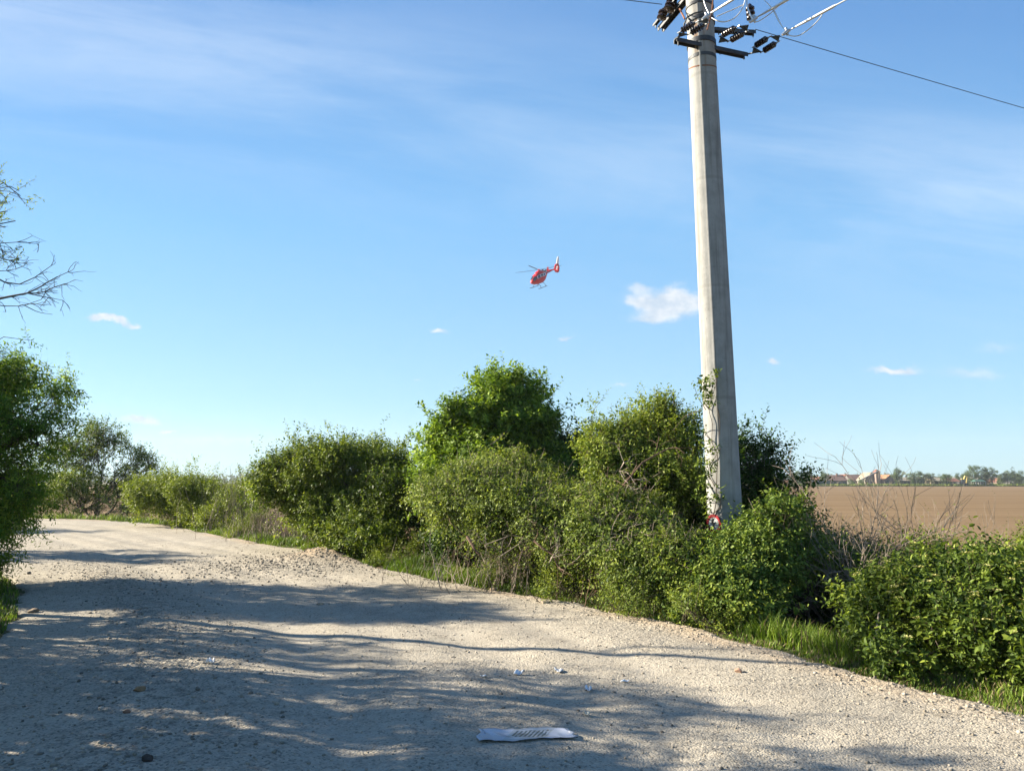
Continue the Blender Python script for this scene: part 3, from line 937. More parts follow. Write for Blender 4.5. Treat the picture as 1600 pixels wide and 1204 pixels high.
LF_DRY = leaf_mat('dry_straw', (0.12, 0.085, 0.045), (0.23, 0.175, 0.095), (0.36, 0.30, 0.17), 0.25, 0.7, (1, 1, 1))
LF_GRASS = leaf_mat('grass_blade', (0.065, 0.120, 0.016), (0.13, 0.215, 0.024), (0.24, 0.32, 0.045), 0.40)
LF_FLOWER = leaf_mat('flower_buds', (0.36, 0.38, 0.08), (0.58, 0.56, 0.18), (0.78, 0.72, 0.36), 0.25, 0.6, (1, 1, 0.8))
LF_FAR = leaf_mat('leaf_far_green', (0.055, 0.090, 0.035), (0.10, 0.15, 0.05), (0.17, 0.23, 0.07), 0.40)  # leaf colour lightened to imitate distance haze
B = blob_px

# 1 rounded leaning bush in the middle left
mass('rounded_bush', 'big dome-shaped green bush leaning out over the road left of the tall bright tree', 'bush',
     [(-3.0, 18.1), (-2.4, 18.0), (-1.8, 17.6), (-1.6, 16.6)],
     [(385, 762), (400, 732), (430, 708), (480, 690), (510, 692), (535, 684), (580, 690), (600, 686), (625, 690), (642, 706), (655, 745), (662, 795), (648, 830), (625, 855), (612, 884),
      (600, 886), (545, 868), (505, 850), (470, 826), (430, 802), (400, 792)],
     lambda x, y: 18.9 - (x - 400) * 0.004 - max(0, y - 800) * 0.026, 1.5, LF_OLIVE, BARK, 13000, 9, 0.24, 0.085, cl=0.34, lump=0.5, stem_r=0.05, nsub=30)
mass('bright_green_tree', 'tallest bright green tree in the middle with leafy shoots above its top', 'tree',
     [(-0.6, 15.6), (-0.2, 15.9), (-1.0, 15.7)],
     [(648, 702), (668, 685), (680, 665), (694, 641), (718, 624), (738, 619), (736, 603), (750, 597), (754, 581), (772, 579), (780, 601), (790, 605), (800, 587), (820, 573), (840, 581), (842, 603), (856, 609), (852, 631), (864, 655), (868, 673), (854, 699), (877, 700), (897, 745), (872, 810), (760, 815), (700, 800), (660, 790), (642, 775), (660, 740)],
     lambda x, y: 15.6 - max(0, y - 720) * 0.010, 1.3, LF_BRIGHT, BARK, 9500, 9, 0.26, 0.122, up=0.7, cl=0.34, lump=0.55, stem_r=0.06, nsub=30)
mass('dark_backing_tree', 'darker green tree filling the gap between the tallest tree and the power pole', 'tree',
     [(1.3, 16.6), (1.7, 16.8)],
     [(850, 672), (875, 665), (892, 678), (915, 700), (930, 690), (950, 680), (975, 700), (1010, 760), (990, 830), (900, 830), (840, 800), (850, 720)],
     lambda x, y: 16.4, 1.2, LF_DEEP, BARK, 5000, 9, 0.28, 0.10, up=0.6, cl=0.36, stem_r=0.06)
# 3 tangled front shrub, sweeping down to the right
tangle = mass('tangled_shrub', 'dusty yellow-green tangled shrub with bare dead boughs in front of the tallest tree', 'shrub',
     [(0.4, 12.4), (0.9, 12.1), (1.3, 11.8), (0.0, 12.8)],
     [(645, 775), (655, 755), (690, 742), (720, 722), (745, 703), (775, 700), (798, 690), (812, 702), (845, 722), (865, 728), (880, 745), (905, 762), (935, 750), (960, 745), (985, 775), (1030, 800), (1075, 814), (1092, 832), (1098, 862), (1095, 920),
      (1050, 952), (985, 938), (940, 905), (900, 882), (850, 872), (790, 852), (735, 842), (690, 818), (652, 798)],
     lambda x, y: 13.4 - (x - 650) * 0.0056 - max(0, y - 800) * 0.007, 1.05, LF_TANGLE, BARKP, 12500, 9, 0.22, 0.064, up=0.25, cl=0.26, lump=0.55, stem_r=0.03, nsub=50, twigs=0.35, grav=0.3, twig_r=0.0028)
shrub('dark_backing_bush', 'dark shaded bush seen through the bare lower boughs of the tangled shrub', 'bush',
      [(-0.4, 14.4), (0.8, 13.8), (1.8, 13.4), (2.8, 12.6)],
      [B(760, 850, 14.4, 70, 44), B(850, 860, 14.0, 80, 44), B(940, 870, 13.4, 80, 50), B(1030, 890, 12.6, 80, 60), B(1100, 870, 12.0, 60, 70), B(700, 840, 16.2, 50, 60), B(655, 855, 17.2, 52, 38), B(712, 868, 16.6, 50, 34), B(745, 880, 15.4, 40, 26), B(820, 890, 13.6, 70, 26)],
      LF_DEEP, BARK, 6500, 9, 0.28, 0.085, 0.5, 0.5, False, 0.3, 0.25, 3.0, stem_r=0.03)  # added backing; its deep green leaf colour stands in for hollow shade
# 4 tree left of the pole
mass('poleside_tree', 'loose green tree crowding the left side of the power pole', 'tree',
     [(2.35, 12.2), (2.0, 12.5)],
     [(900, 674), (918, 658), (950, 664), (985, 655), (1002, 632), (1018, 618), (1040, 622), (1058, 642), (1085, 652), (1096, 690), (1100, 760), (1104, 800), (1090, 820), (1000, 810), (950, 770), (915, 735)],
     lambda x, y: 12.3 - max(0, y - 700) * 0.006, 0.9, LF_OLIVE, BARKR, 6000, 9, 0.22, 0.072, cl=0.27, per=20, lump=0.5, stem_r=0.035, nsub=40, twigs=0.35, tshift=0.05)
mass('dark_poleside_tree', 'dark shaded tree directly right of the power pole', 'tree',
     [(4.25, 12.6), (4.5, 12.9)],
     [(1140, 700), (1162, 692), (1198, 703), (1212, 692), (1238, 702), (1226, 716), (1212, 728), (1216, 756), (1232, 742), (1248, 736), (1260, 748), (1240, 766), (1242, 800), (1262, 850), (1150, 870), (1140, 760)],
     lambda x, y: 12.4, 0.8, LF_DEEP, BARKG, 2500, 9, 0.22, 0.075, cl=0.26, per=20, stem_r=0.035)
# 6 bright shrub falling away right in front of pole
mass('sloping_shrub', 'bright green leafy shrub in front of the pole sloping down to the right', 'shrub',
     [(3.45, 9.5), (3.9, 9.6), (3.0, 9.6), (4.3, 9.7)],
     [(1108, 858), (1128, 842), (1150, 820), (1176, 808), (1198, 795), (1212, 772), (1228, 778), (1238, 802), (1262, 822), (1300, 836), (1322, 852), (1332, 880), (1322, 898), (1285, 900), (1240, 895), (1222, 925), (1200, 945), (1188, 985), (1150, 1000),
      (1100, 988), (1045, 968), (1050, 930), (1085, 885)],
     lambda x, y: 9.9 - max(0, y - 850) * 0.009, 0.7, LF_FRESH, BARK, 5200, 9, 0.19, 0.072, 0.52, 0.45, True, cl=0.22, lump=0.4, stem_r=0.025)
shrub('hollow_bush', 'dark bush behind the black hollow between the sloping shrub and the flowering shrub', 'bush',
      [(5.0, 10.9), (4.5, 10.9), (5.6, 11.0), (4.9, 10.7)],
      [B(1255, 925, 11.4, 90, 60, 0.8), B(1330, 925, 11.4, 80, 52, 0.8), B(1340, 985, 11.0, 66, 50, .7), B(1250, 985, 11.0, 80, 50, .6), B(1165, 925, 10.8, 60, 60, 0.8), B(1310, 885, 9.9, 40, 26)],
      LF_DEEP, BARK, 5200, 9, 0.26, 0.075, 0.55, 0.4, False, 0.35, 0.2, 3.0, stem_r=0.03, twigs=0.15)  # added backdrop; dark leaf colour deepens the shade of the hollow
# 7 flowering shrub at right
flw = mass('flowering_shrub', 'leafy shrub with pale yellow flower heads at the right end of the roadside', 'shrub',
     [(3.75, 7.3), (4.3, 7.0), (4.9, 6.9), (3.45, 7.3)],
     [(1326, 935), (1345, 910), (1358, 880), (1380, 868), (1402, 884), (1440, 888), (1468, 864), (1500, 852), (1550, 856), (1585, 872), (1640, 862), (1670, 1000), (1660, 1122), (1600, 1108), (1545, 1090), (1470, 1068), (1420, 1052),
      (1390, 1040), (1352, 1030), (1336, 1000), (1324, 965)],
     lambda x, y: 7.9 - max(0, y - 890) * 0.0062 - (x - 1330) * 0.0012, 0.5, LF_OLIVE, BARK, 6200, 8, 0.17, 0.070, 0.46, 0.5, True, cl=0.18, lump=0.42, stem_r=0.018, tshift=-0.18, stray=22)  # tone shift darkens the leaf colour to imitate shade on the shrub
shrub('low_back_shrub', 'low green shrub at the field edge behind the flowering shrub', 'shrub',
      [(5.3, 9.4), (6.2, 9.2)],
      [B(1440, 905, 9.2, 66, 20), B(1510, 898, 9.0, 80, 22), B(1380, 918, 9.2, 50, 20)],
      LF_OLIVE, BARK, 1700, 8, 0.24, 0.06, 0.46, 0.5, False, 0.3, 0.3, 3.0, stem_r=0.02)
shrub('far_right_shrub', 'bright yellow-green shrub cut by the right edge of the picture', 'shrub',
      [(7.0, 10.2), (7.6, 10.3)],
      [B(1605, 893, 9.9, 42, 30), B(1575, 903, 10.0, 30, 18), B(1650, 875, 10.2, 46, 42), B(1620, 935, 9.9, 50, 40), B(1660, 930, 10.1, 50, 50)],
      LF_YELLOW, BARK, 1700, 9, 0.26, 0.055, 0.46, 0.6, False, 0.3, 0.3, 3.0, stem_r=0.02)
# flower heads
def flower_heads():
    ro = np.array(flw.location)
    B_ = []
    heads = []
    tp, od = TIPS[flw.name]
    ok = np.where((od[:, 2] > 0.15) & (od[:, 1] < 0.35) & (tp[:, 2] > 0.15))[0]
    cl = vnoise(tp[ok, 0] * 1.0, tp[ok, 2] * 1.4, 1.6) > -0.05
    ok = ok[cl]
    for i in rng.choice(ok, min(230, len(ok)), replace=False):
        heads.append(tp[i] + np.array([0, -0.02, 0.02]))
    base, dr, nm = [], [], []
    for h in heads:
        k = 26
        r = rng.random(k) ** 0.5 * random.uniform(0.022, 0.042); a = rng.random(k) * 6.28
        base.append(h + np.column_stack([r * np.cos(a), r * np.sin(a), 0.010 * rng.random(k) - r * 0.3]))
        dr.append(np.column_stack([np.cos(a), np.sin(a), 0.5 + 0 * a])); nm.append(np.tile([0, 0, 1.0], (k, 1)) + rng.normal(0, .3, (k, 3)))
    base, dr, nm = np.vstack(base), np.vstack(dr), np.vstack(nm)
    n = len(base)
    me = leaf_mesh('flower_heads', base - ro, dr, nm, 0.013 + 0.008 * rng.random(n), 0.011 + 0.004 * rng.random(n), rng.random(n), rng.random(n), False)
    link('flower_heads', me, LF_FLOWER, flw)
    pts = [at(1408, 1079, 6.33), at(1392, 1063, 6.42), at(1374, 1047, 6.55), at(1369, 1025, 6.62), at(1366, 1003, 6.68), at(1370, 985, 6.76), at(1373, 960, 6.95), at(1385, 940, 7.3)]
    MB().tube([p - flw.location for p in pts], [0.007, 0.008, 0.009, 0.010, 0.011, 0.012, 0.010, 0.008], 7).build('bare_stem', BARKP, flw, True)
    pts = [at(1540, 1060, 6.3), at(1550, 1035, 6.3), at(1557, 1012, 6.3), at(1560, 995, 6.35)]
    MB().tube([p - flw.location for p in pts], [0.008, 0.007, 0.006, 0.004], 6).build('bare_stem', BARKP, flw, True)
flower_heads()

# 8 far left bushes
mass('yellow_green_bush', 'bright yellow-green bush beside the far bend of the road', 'bush',
     [(-10.7, 28.4), (-9.8, 28), (-11.6, 28.6)],
     [(198, 778), (208, 760), (238, 748), (272, 742), (300, 748), (330, 757), (352, 754), (378, 768), (402, 792), (404, 828), (350, 836), (300, 824), (256, 811), (216, 800), (200, 792)],
     lambda x, y: 28.6 - (x - 200) * 0.018 - max(0, y - 790) * 0.03, 1.3, LF_YELLOW, BARK, 5200, 9, 0.30, 0.11, 0.42, 0.75, cl=0.42, lump=0.5, stem_r=0.04, tshift=0.05)
shrub('small_round_bush', 'small low green bush at the road edge left of the dome-shaped bush', 'bush',
      [(-7.9, 24.2)],
      [B(370, 808, 24.2, 32, 22), B(340, 816, 24.6, 26, 16), B(400, 826, 22.5, 24, 12)],
      LF_YELLOW, BARK, 1400, 8, 0.28, 0.075, 0.42, 0.6, False, 0.24, 0.24, 3.0, stem_r=0.02, twigs=0.2)
shrub('airy_dark_tree', 'airy dark tree with layered leaf tufts at the far left bend', 'tree',
      [(-21.2, 38.4), (-20.6, 38.6), (-22, 38.6)],
      [B(150, 715, 38, 40, 34), B(190, 730, 38.2, 38, 26), B(215, 745, 38, 24, 18), B(125, 690, 38, 30, 24), B(160, 680, 38, 20, 12), B(150, 765, 37.4, 56, 24), B(185, 780, 37, 34, 20), B(232, 722, 38, 10, 8), B(90, 720, 38, 30, 50)],
      LF_OLIVE, BARKG, 2000, 9, 0.42, 0.15, 0.45, 0.3, False, 0.6, 0.35, 4.0, stem_r=0.05, twigs=0.2, nsub=22, twig_r=0.005, per=22, cl=0.42, tshift=-0.1)
shrub('olive_hedge_bush', 'low olive bush under the airy dark tree', 'bush',
      [(-20.3, 36.6), (-21.5, 36.6), (-18.8, 36.2)],
      [B(130, 778, 36.5, 36, 26), B(170, 790, 36.4, 36, 18), B(100, 780, 36.8, 28, 30), B(200, 800, 35.4, 24, 10), B(60, 785, 37, 40, 30)],
      LF_TANGLE, BARK, 2400, 8, 0.36, 0.10, 0.42, 0.5, False, 0.3, 0.28, 3.0, stem_r=0.03, twigs=0.15)
# 9 willow-leaved tree at left edge, overhanging the road
mass('overhanging_willow', 'narrow-leaved green tree hanging over the left edge of the road', 'tree',
     [(-9.9, 12.2), (-9.6, 12.6), (-10.2, 12.0)],
     [(-130, 520), (-60, 505), (0, 528), (26, 520), (36, 548), (58, 562), (74, 586), (94, 590), (116, 606), (110, 638), (102, 652), (124, 650), (144, 656), (120, 690), (96, 720), (92, 780), (84, 806), (54, 804), (28, 815), (8, 850), (-6, 900),
      (-20, 960), (-130, 960), (-170, 750)],
     lambda x, y: 12.3 - max(0, y - 720) * 0.007, 1.0, LF_WILLOW, BARK, 7000, 10, 0.26, 0.082, 0.28, 0.25, True, cl=0.27, per=20, lump=0.5, stem_r=0.05, nsub=40, twigs=0.4, grav=0.35, droop=0.2)

# ------------------------------------------------------------------ trees just outside the left edge, whose branches and shade reach in
def grow(p, d, L, r, depth, out, bend=0.22, split=(2, 3), shrink=0.68, upb=0.0, tw=None):
    k = 5
    pts = [np.array(p)]
    dd = np.array(d, float)
    for i in range(k):
        dd = dd + rng.normal(0, bend * 0.5, 3) + np.array([0, 0, upb])
        dd /= np.linalg.norm(dd)
        pts.append(pts[-1] + dd * L / k)
    out.append((np.array(pts), np.linspace(r, r * 0.62, k + 1)))
    if depth == 0:
        if tw is not None: tw.append((pts[-1], dd))
        return
    for s in range(random.randint(*split)):
        i = random.randint(2, k)
        a = rng.normal(0, 1, 3); a -= a.dot(dd) * dd; a /= np.linalg.norm(a)
        nd = dd * 0.78 + a * random.uniform(0.4, 0.85)
        grow(pts[i], nd / np.linalg.norm(nd), L * shrink * random.uniform(0.75, 1.2), r * 0.58, depth - 1, out, bend, split, shrink, upb, tw)
def limbs_mesh(paths, ro, sides=5):
    parts = []
    P = np.array([p for p, r in paths]); Rr = np.array([r for p, r in paths])
    V, F = tubes_np(P, Rr, sides)
    return V - np.array(ro)[None], F

def tall_left_tree():
    root = empty('half_bare_tree', (-9.3, 10.4, gz(-9.3, 10.4)), 'tall tree at the upper left with bare dark branches and a few leafy tips', 'tree')
    z0 = root.location.z
    paths = []
    trunk = [(-9.3, 10.4, z0 - 0.1), (-9.2, 10.4, 1.4), (-9.05, 10.35, 2.6), (-8.9, 10.2, 3.8), (-8.75, 10.2, 4.8), (-8.6, 10.1, 6.0)]
    paths.append((np.array(trunk), np.linspace(0.12, 0.04, 6)))
    V, F = limbs_mesh(paths, root.location, 8)
    link('trunk', np_mesh('trunk', V, F, 4, smooth=True), BARKG, root)
    # bare boughs drawn through measured positions, reaching over the road
    br = []
    def bough(px, r0, r1):
        q = [np.array(at(x, y, Y)) for x, y, Y in px]
        t = np.linspace(0, len(q) - 1, 6)
        pts = np.array([q[int(min(k, len(q) - 2))] + (q[min(int(k), len(q) - 2) + 1] - q[min(int(k), len(q) - 2)]) * (k - min(int(k), len(q) - 2)) for k in t])
        br.append((pts, np.linspace(r0, r1, 6)))
        return pts
    Y = 10.0
    m1 = bough([(-220, 420, 10.2), (-60, 480, 10.1), (0, 466, Y), (42, 458, Y)], 0.030, 0.011)
    m2 = bough([(42, 458, Y), (60, 450, Y), (80, 437, Y), (106, 425, Y)], 0.011, 0.004)
    m3 = bough([(42, 458, Y), (65, 458, Y), (90, 446, Y), (106, 443, Y)], 0.010, 0.004)
    m4 = bough([(42, 458, Y), (70, 464, Y), (98, 469, Y)], 0.008, 0.003)
    m5 = bough([(-60, 400, 10.1), (0, 440, Y), (38, 445, Y), (80, 415, Y)], 0.014, 0.004)
    m6 = bough([(-40, 470, Y), (0, 478, Y), (35, 478, Y), (64, 468, Y)], 0.009, 0.003)
    m7 = bough([(40, 478, Y), (60, 488, Y), (82, 491, Y)], 0.006, 0.0025)
    m8 = bough([(-50, 385, Y), (0, 380, Y), (32, 378, Y), (60, 381, Y)], 0.007, 0.003)
    m9 = bough([(-40, 395, Y), (10, 405, Y), (30, 412, Y), (52, 411, Y)], 0.008, 0.003)
    m10 = bough([(-30, 425, Y), (20, 422, Y), (40, 414, Y)], 0.006, 0.003)
    for m in (m1, m2, m3, m4, m5, m5, m6, m6, m8, m9, m9, m10, m1, m2, m3):
        for _ in range(6):
            i = rng.integers(1, 6)
            dd = unit(m[i] - m[i - 1]) + rng.normal(0, 0.55, 3)
            grow(m[i], unit(dd), random.uniform(0.08, 0.24), 0.0042, 1, br, 0.3, (1, 2), 0.6)
    V, F = limbs_mesh(br, root.location, 5)
    link('bare_branches', np_mesh('bare_branches', V, F, 4, smooth=True), BARKG, root)
    # leafy tips, leaf tone raised and yellowed to look sunlit
    tips = [(-10, 300, 36), (10, 310, 16), (30, 298, 8), (5, 285, 10), (12, 330, 12), (8, 355, 12), (24, 345, 7), (32, 306, 5), (-30, 340, 30), (-10, 400, 18), (4, 392, 9), (-60, 330, 60)]
    bl = [B(x, y, 10.0, r * 1.1, r * 0.9) for x, y, r in tips]
    pos, outd, tone, bi = clump_points(bl, 150, 0.5, 0.3, per=5, cl=0.12)
    ax, SL = sprigs('x', root, pos, outd, np.clip(tone + 0.35, 0, 1), LF_YELLOW, 8, 0.16, 0.06, 0.3, 0.3, True, part='leafy_tips')
    woody(root, pos, ax, SL, bi, bl, [(-8.7, 10.1, 5.3)], BARKG, 'fine_branches', 0.8, 0.015, 10)
tall_left_tree()

def shade_tree(x, y, h, r, seed, n, label, bottom=0.9):
    z0 = gz(x, y)
    bl = []
    rs = np.random.default_rng(seed)
    for k in range(9):
        a = rs.random() * 6.28; q = rs.random() ** 0.5 * r * 0.65
        zz = z0 + bottom + (h - bottom) * (0.15 + 0.75 * k / 8)
        rr = r * (0.62 - 0.25 * k / 8)
        bl.append((np.array([x + q * math.cos(a), y + q * math.sin(a), zz]), np.array([rr, rr, rr * 0.55]), 1.0))
    shrub('roadside_tree', label, 'tree', [(x, y), (x + 0.2, y + 0.1)], bl, LF_WILLOW, BARKG, n, 9, 0.34, 0.095, 0.45, 0.4, False, 0.42, 0.3, 3.4,
          group='trees on the left verge beside the camera', stem_r=0.07, nsub=40, twigs=0.15, crown='crown', wood='trunk_and_branches')
shade_tree(-7.4, 7.3, 4.3, 2.0, 3, 900, 'roadside tree on the left verge nearest to the half bare tree')
shade_tree(-9.4, 9.5, 3.7, 1.9, 5, 880, 'second roadside tree on the left verge behind the half bare tree')
shade_tree(-6.1, 5.6, 4.1, 1.7, 8, 820, 'third roadside tree on the left verge just outside the picture')
shade_tree(-11.6, 12.3, 4.1, 1.7, 13, 1100, 'roadside tree on the left verge beside the overhanging willow')
shade_tree(-5.9, 3.2, 4.4, 1.8, 17, 950, 'roadside tree on the left verge almost level with the camera')
shade_tree(-14.6, 18.0, 3.4, 1.6, 21, 1200, 'roadside tree hidden behind the overhanging willow')
shade_tree(-20.5, 26.0, 3.2, 1.5, 22, 1000, 'farther roadside tree hidden behind the overhanging willow')

# ------------------------------------------------------------------ bare bushes on the field edge
def bare_bush(name, label, base, n, h, spread, r, seed, leafy=0, depth=3):
    global rng
    z0 = gz(*base)
    root = empty(name, (base[0], base[1], z0), label, 'bush', 'bare twiggy bushes at the field edge')
    random.seed(seed + 40)
    out, tips = [], []
    for k in range(n):
        a = random.uniform(0, 6.28)
        d = np.array([math.cos(a) * spread, math.sin(a) * spread, 1.0]); d /= np.linalg.norm(d)
        grow((base[0] + 0.06 * math.cos(a), base[1] + 0.06 * math.sin(a), z0 - 0.05), d, h * random.uniform(0.34, 0.52), r, depth, out, 0.24, (3, 5), 0.62, 0.06, tips)
    V, F = limbs_mesh(out, root.location, 4)
    link('branches', np_mesh('branches', V, F, 4, smooth=True), BARKP, root)
    if leafy:
        idx = rng.choice(len(tips), min(leafy, len(tips)), replace=False)
        pos = np.array([tips[i][0] for i in idx]); d = np.array([tips[i][1] for i in idx])
        sprigs(name, root, pos, d, rng.random(len(pos)), LF_TANGLE, 3, 0.06, 0.028, 0.5, 0.2, False)
b1 = at(1362, 900, 9.6); b2 = at(1428, 905, 9.8)
bare_bush('bare_bush', 'bare twiggy bush with reddish stems standing before the ploughed field, nearer the pole', (b1.x, b1.y), 10, 2.9, 0.14, 0.0125, 5, 220)
bare_bush('bare_bush', 'second bare twiggy bush before the ploughed field, behind the flowering shrub', (b2.x, b2.y), 8, 2.55, 0.15, 0.0115, 6, 160)
b3 = at(1330, 900, 9.9)
bare_bush('bare_bush', 'small thin bare bush at the foot of the sloping shrub beside the field', (b3.x, b3.y), 2, 1.6, 0.2, 0.008, 3, 30)

# dry brush between the far bush and the dome-shaped bush
def brush(name, label, cx, n, hh, m, group=None, cat='dry brush', spreadxy=(0.8, 0.6), leafy=None):
    z0 = gz(*cx)
    root = empty(name, (cx[0], cx[1], z0), label, cat, group)
    a = np.column_stack([cx[0] + rng.normal(0, spreadxy[0], n), cx[1] + rng.normal(0, spreadxy[1], n)])
    z = ground_z(a[:, 0], a[:, 1])[0] - 0.03
    s = np.column_stack([a, z])
    e = s + np.column_stack([rng.normal(0, 0.22, n), rng.normal(0, 0.22, n), hh * (0.5 + 0.6 * rng.random(n))])
    P = curved(s, e, 5, 0.03)
    V, F = tubes_np(P, np.broadcast_to(np.array([1, .85, .7, .5, .3]) * 0.006, (n, 5)), 3)
    tag(link('stems', np_mesh('stems', V - np.array(root.location), F, 4), m, root), kind='stuff')
    k = P[:, 2:].reshape(-1, 3); k = k[rng.random(len(k)) < 0.8]
    sprigs(name, root, k, unit(rng.normal(0, 1, k.shape)), rng.random(len(k)), leafy or LF_DRY, 6, 0.22, 0.05, 0.22, 0.8, False, part='seed_heads')
brush('dry_brush', 'feathery straw-coloured brush rising between the yellow-green bush and the dome-shaped bush', (-7.6, 24.0), 300, 1.9, BARKP, spreadxy=(0.8, 0.4), leafy=LF_YELLOW)
brush('dry_brush', 'grey-brown dead stems under the left side of the dome-shaped bush', (-6.0, 21.4), 420, 1.0, BARKP, spreadxy=(0.8, 0.5))
brush('dry_brush', 'brown dead undergrowth below the tangled shrub', (0.9, 11.8), 420, 0.75, BARKP, spreadxy=(0.9, 0.35))
brush('dry_brush', 'reddish dead stems at the road edge left of the pole foot', (1.9, 10.4), 240, 0.6, BARKR, spreadxy=(0.45, 0.25))
# low leafy undergrowth along the road
for k, (x, y, L_, lab) in enumerate([
    (2.15, 8.65, LF_TANGLE, 'low weedy clump at the road edge below the power pole'),
    (1.75, 9.6, LF_TANGLE, 'low weedy clump at the road edge left of the pole foot'),
    (0.95, 10.75, LF_TANGLE, 'pale leafy undergrowth below the tangled shrub'),
    (0.1, 11.9, LF_TANGLE, 'leafy undergrowth at the right rim of the dark hollow under the dome-shaped bush'),
    (-2.2, 15.2, LF_OLIVE, 'low leafy growth at the foot of the dome-shaped bush'),
    (-3.2, 17.0, LF_OLIVE, 'low leafy growth beside the dirt mound'),
    (-7.4, 22.0, LF_YELLOW, 'low fresh growth at the far road edge before the dry brush')]):
    bl = [(np.array([x + 0.45 * math.cos(i * 2.1) * (i > 0), y + 0.35 * math.sin(i * 2.1) * (i > 0), gz(x, y) + 0.14]), np.array([0.34, 0.28, 0.18]), 1.0) for i in range(4)]
    shrub('undergrowth_clump', lab, 'undergrowth', [(x, y)], bl, L_, BARK, 520, 8, 0.18, 0.042, 0.5, 0.8, False, 0.4, 0.3, 3, group='low plant clumps along the right road edge', stem_r=0.008, nsub=14)

# dead boughs woven through the tangled shrub
def dead_boughs():
    mb = MB()
    ro = tangle.location
    L = [([(974, 758, 11.2), (990, 738, 11.2), (1004, 722, 11.25), (1022, 712, 11.3), (1045, 700, 11.4)], 0.016),
         ([(975, 722, 11.3), (968, 735, 11.3), (976, 750, 11.25)], 0.010),
         ([(730, 838, 12.0), (742, 858, 11.8), (750, 868, 11.8)], 0.020),
         ([(835, 845, 11.3), (850, 858, 11.2), (864, 866, 11.15), (872, 885, 11.1)], 0.016),
         ([(872, 862, 11.2), (862, 870, 11.1), (858, 880, 11.1)], 0.010),
         ([(945, 862, 10.6), (965, 850, 10.6), (985, 846, 10.5)], 0.011), ([(945, 862, 10.6), (955, 835, 10.7)], 0.008),
         ([(980, 850, 10.4), (1000, 895, 10.2), (1030, 905, 10.0)], 0.009), ([(1000, 830, 10.5), (1040, 842, 10.3), (1060, 870, 10.2)], 0.007),
         ([(690, 925, 12.2), (684, 905, 12.3), (678, 880, 12.4)], 0.010), ([(900, 875, 11), (915, 860, 11), (940, 850, 10.9)], 0.009),
         ([(760, 850, 12), (800, 835, 11.9), (850, 850, 11.6)], 0.007), ([(780, 870, 11.9), (810, 850, 11.8), (830, 820, 11.8)], 0.007),
         ([(1060, 905, 9.7), (1075, 930, 9.5), (1082, 955, 9.3)], 0.007), ([(1120, 940, 9.0), (1085, 915, 9.2), (1040, 900, 9.4), (1005, 872, 9.6)], 0.007)]
    for px, r in L:
        px = [(a, b, c - (0.75 if c > 10.45 else 0.0)) for a, b, c in px]
        pts = [at(*p) - ro for p in px]
        mb = MB().tube(pts, [r * (1 - 0.5 * i / len(pts)) for i in range(len(pts))], 6)
        out = []
        for _ in range(6):
            p = at(*random.choice(px))
            grow(np.array(p), unit(rng.normal(0, 1, 3) + np.array([0, -0.2, 0.2])), 0.3, 0.005, 2, out, 0.3, (1, 3), 0.65)
        for p, rr in out:
            mb.tube([Vector(q) - ro for q in p], list(rr), 4)
        mb.build('dead_bough', BARKR if r > 0.012 else BARKP, tangle, True)
dead_boughs()

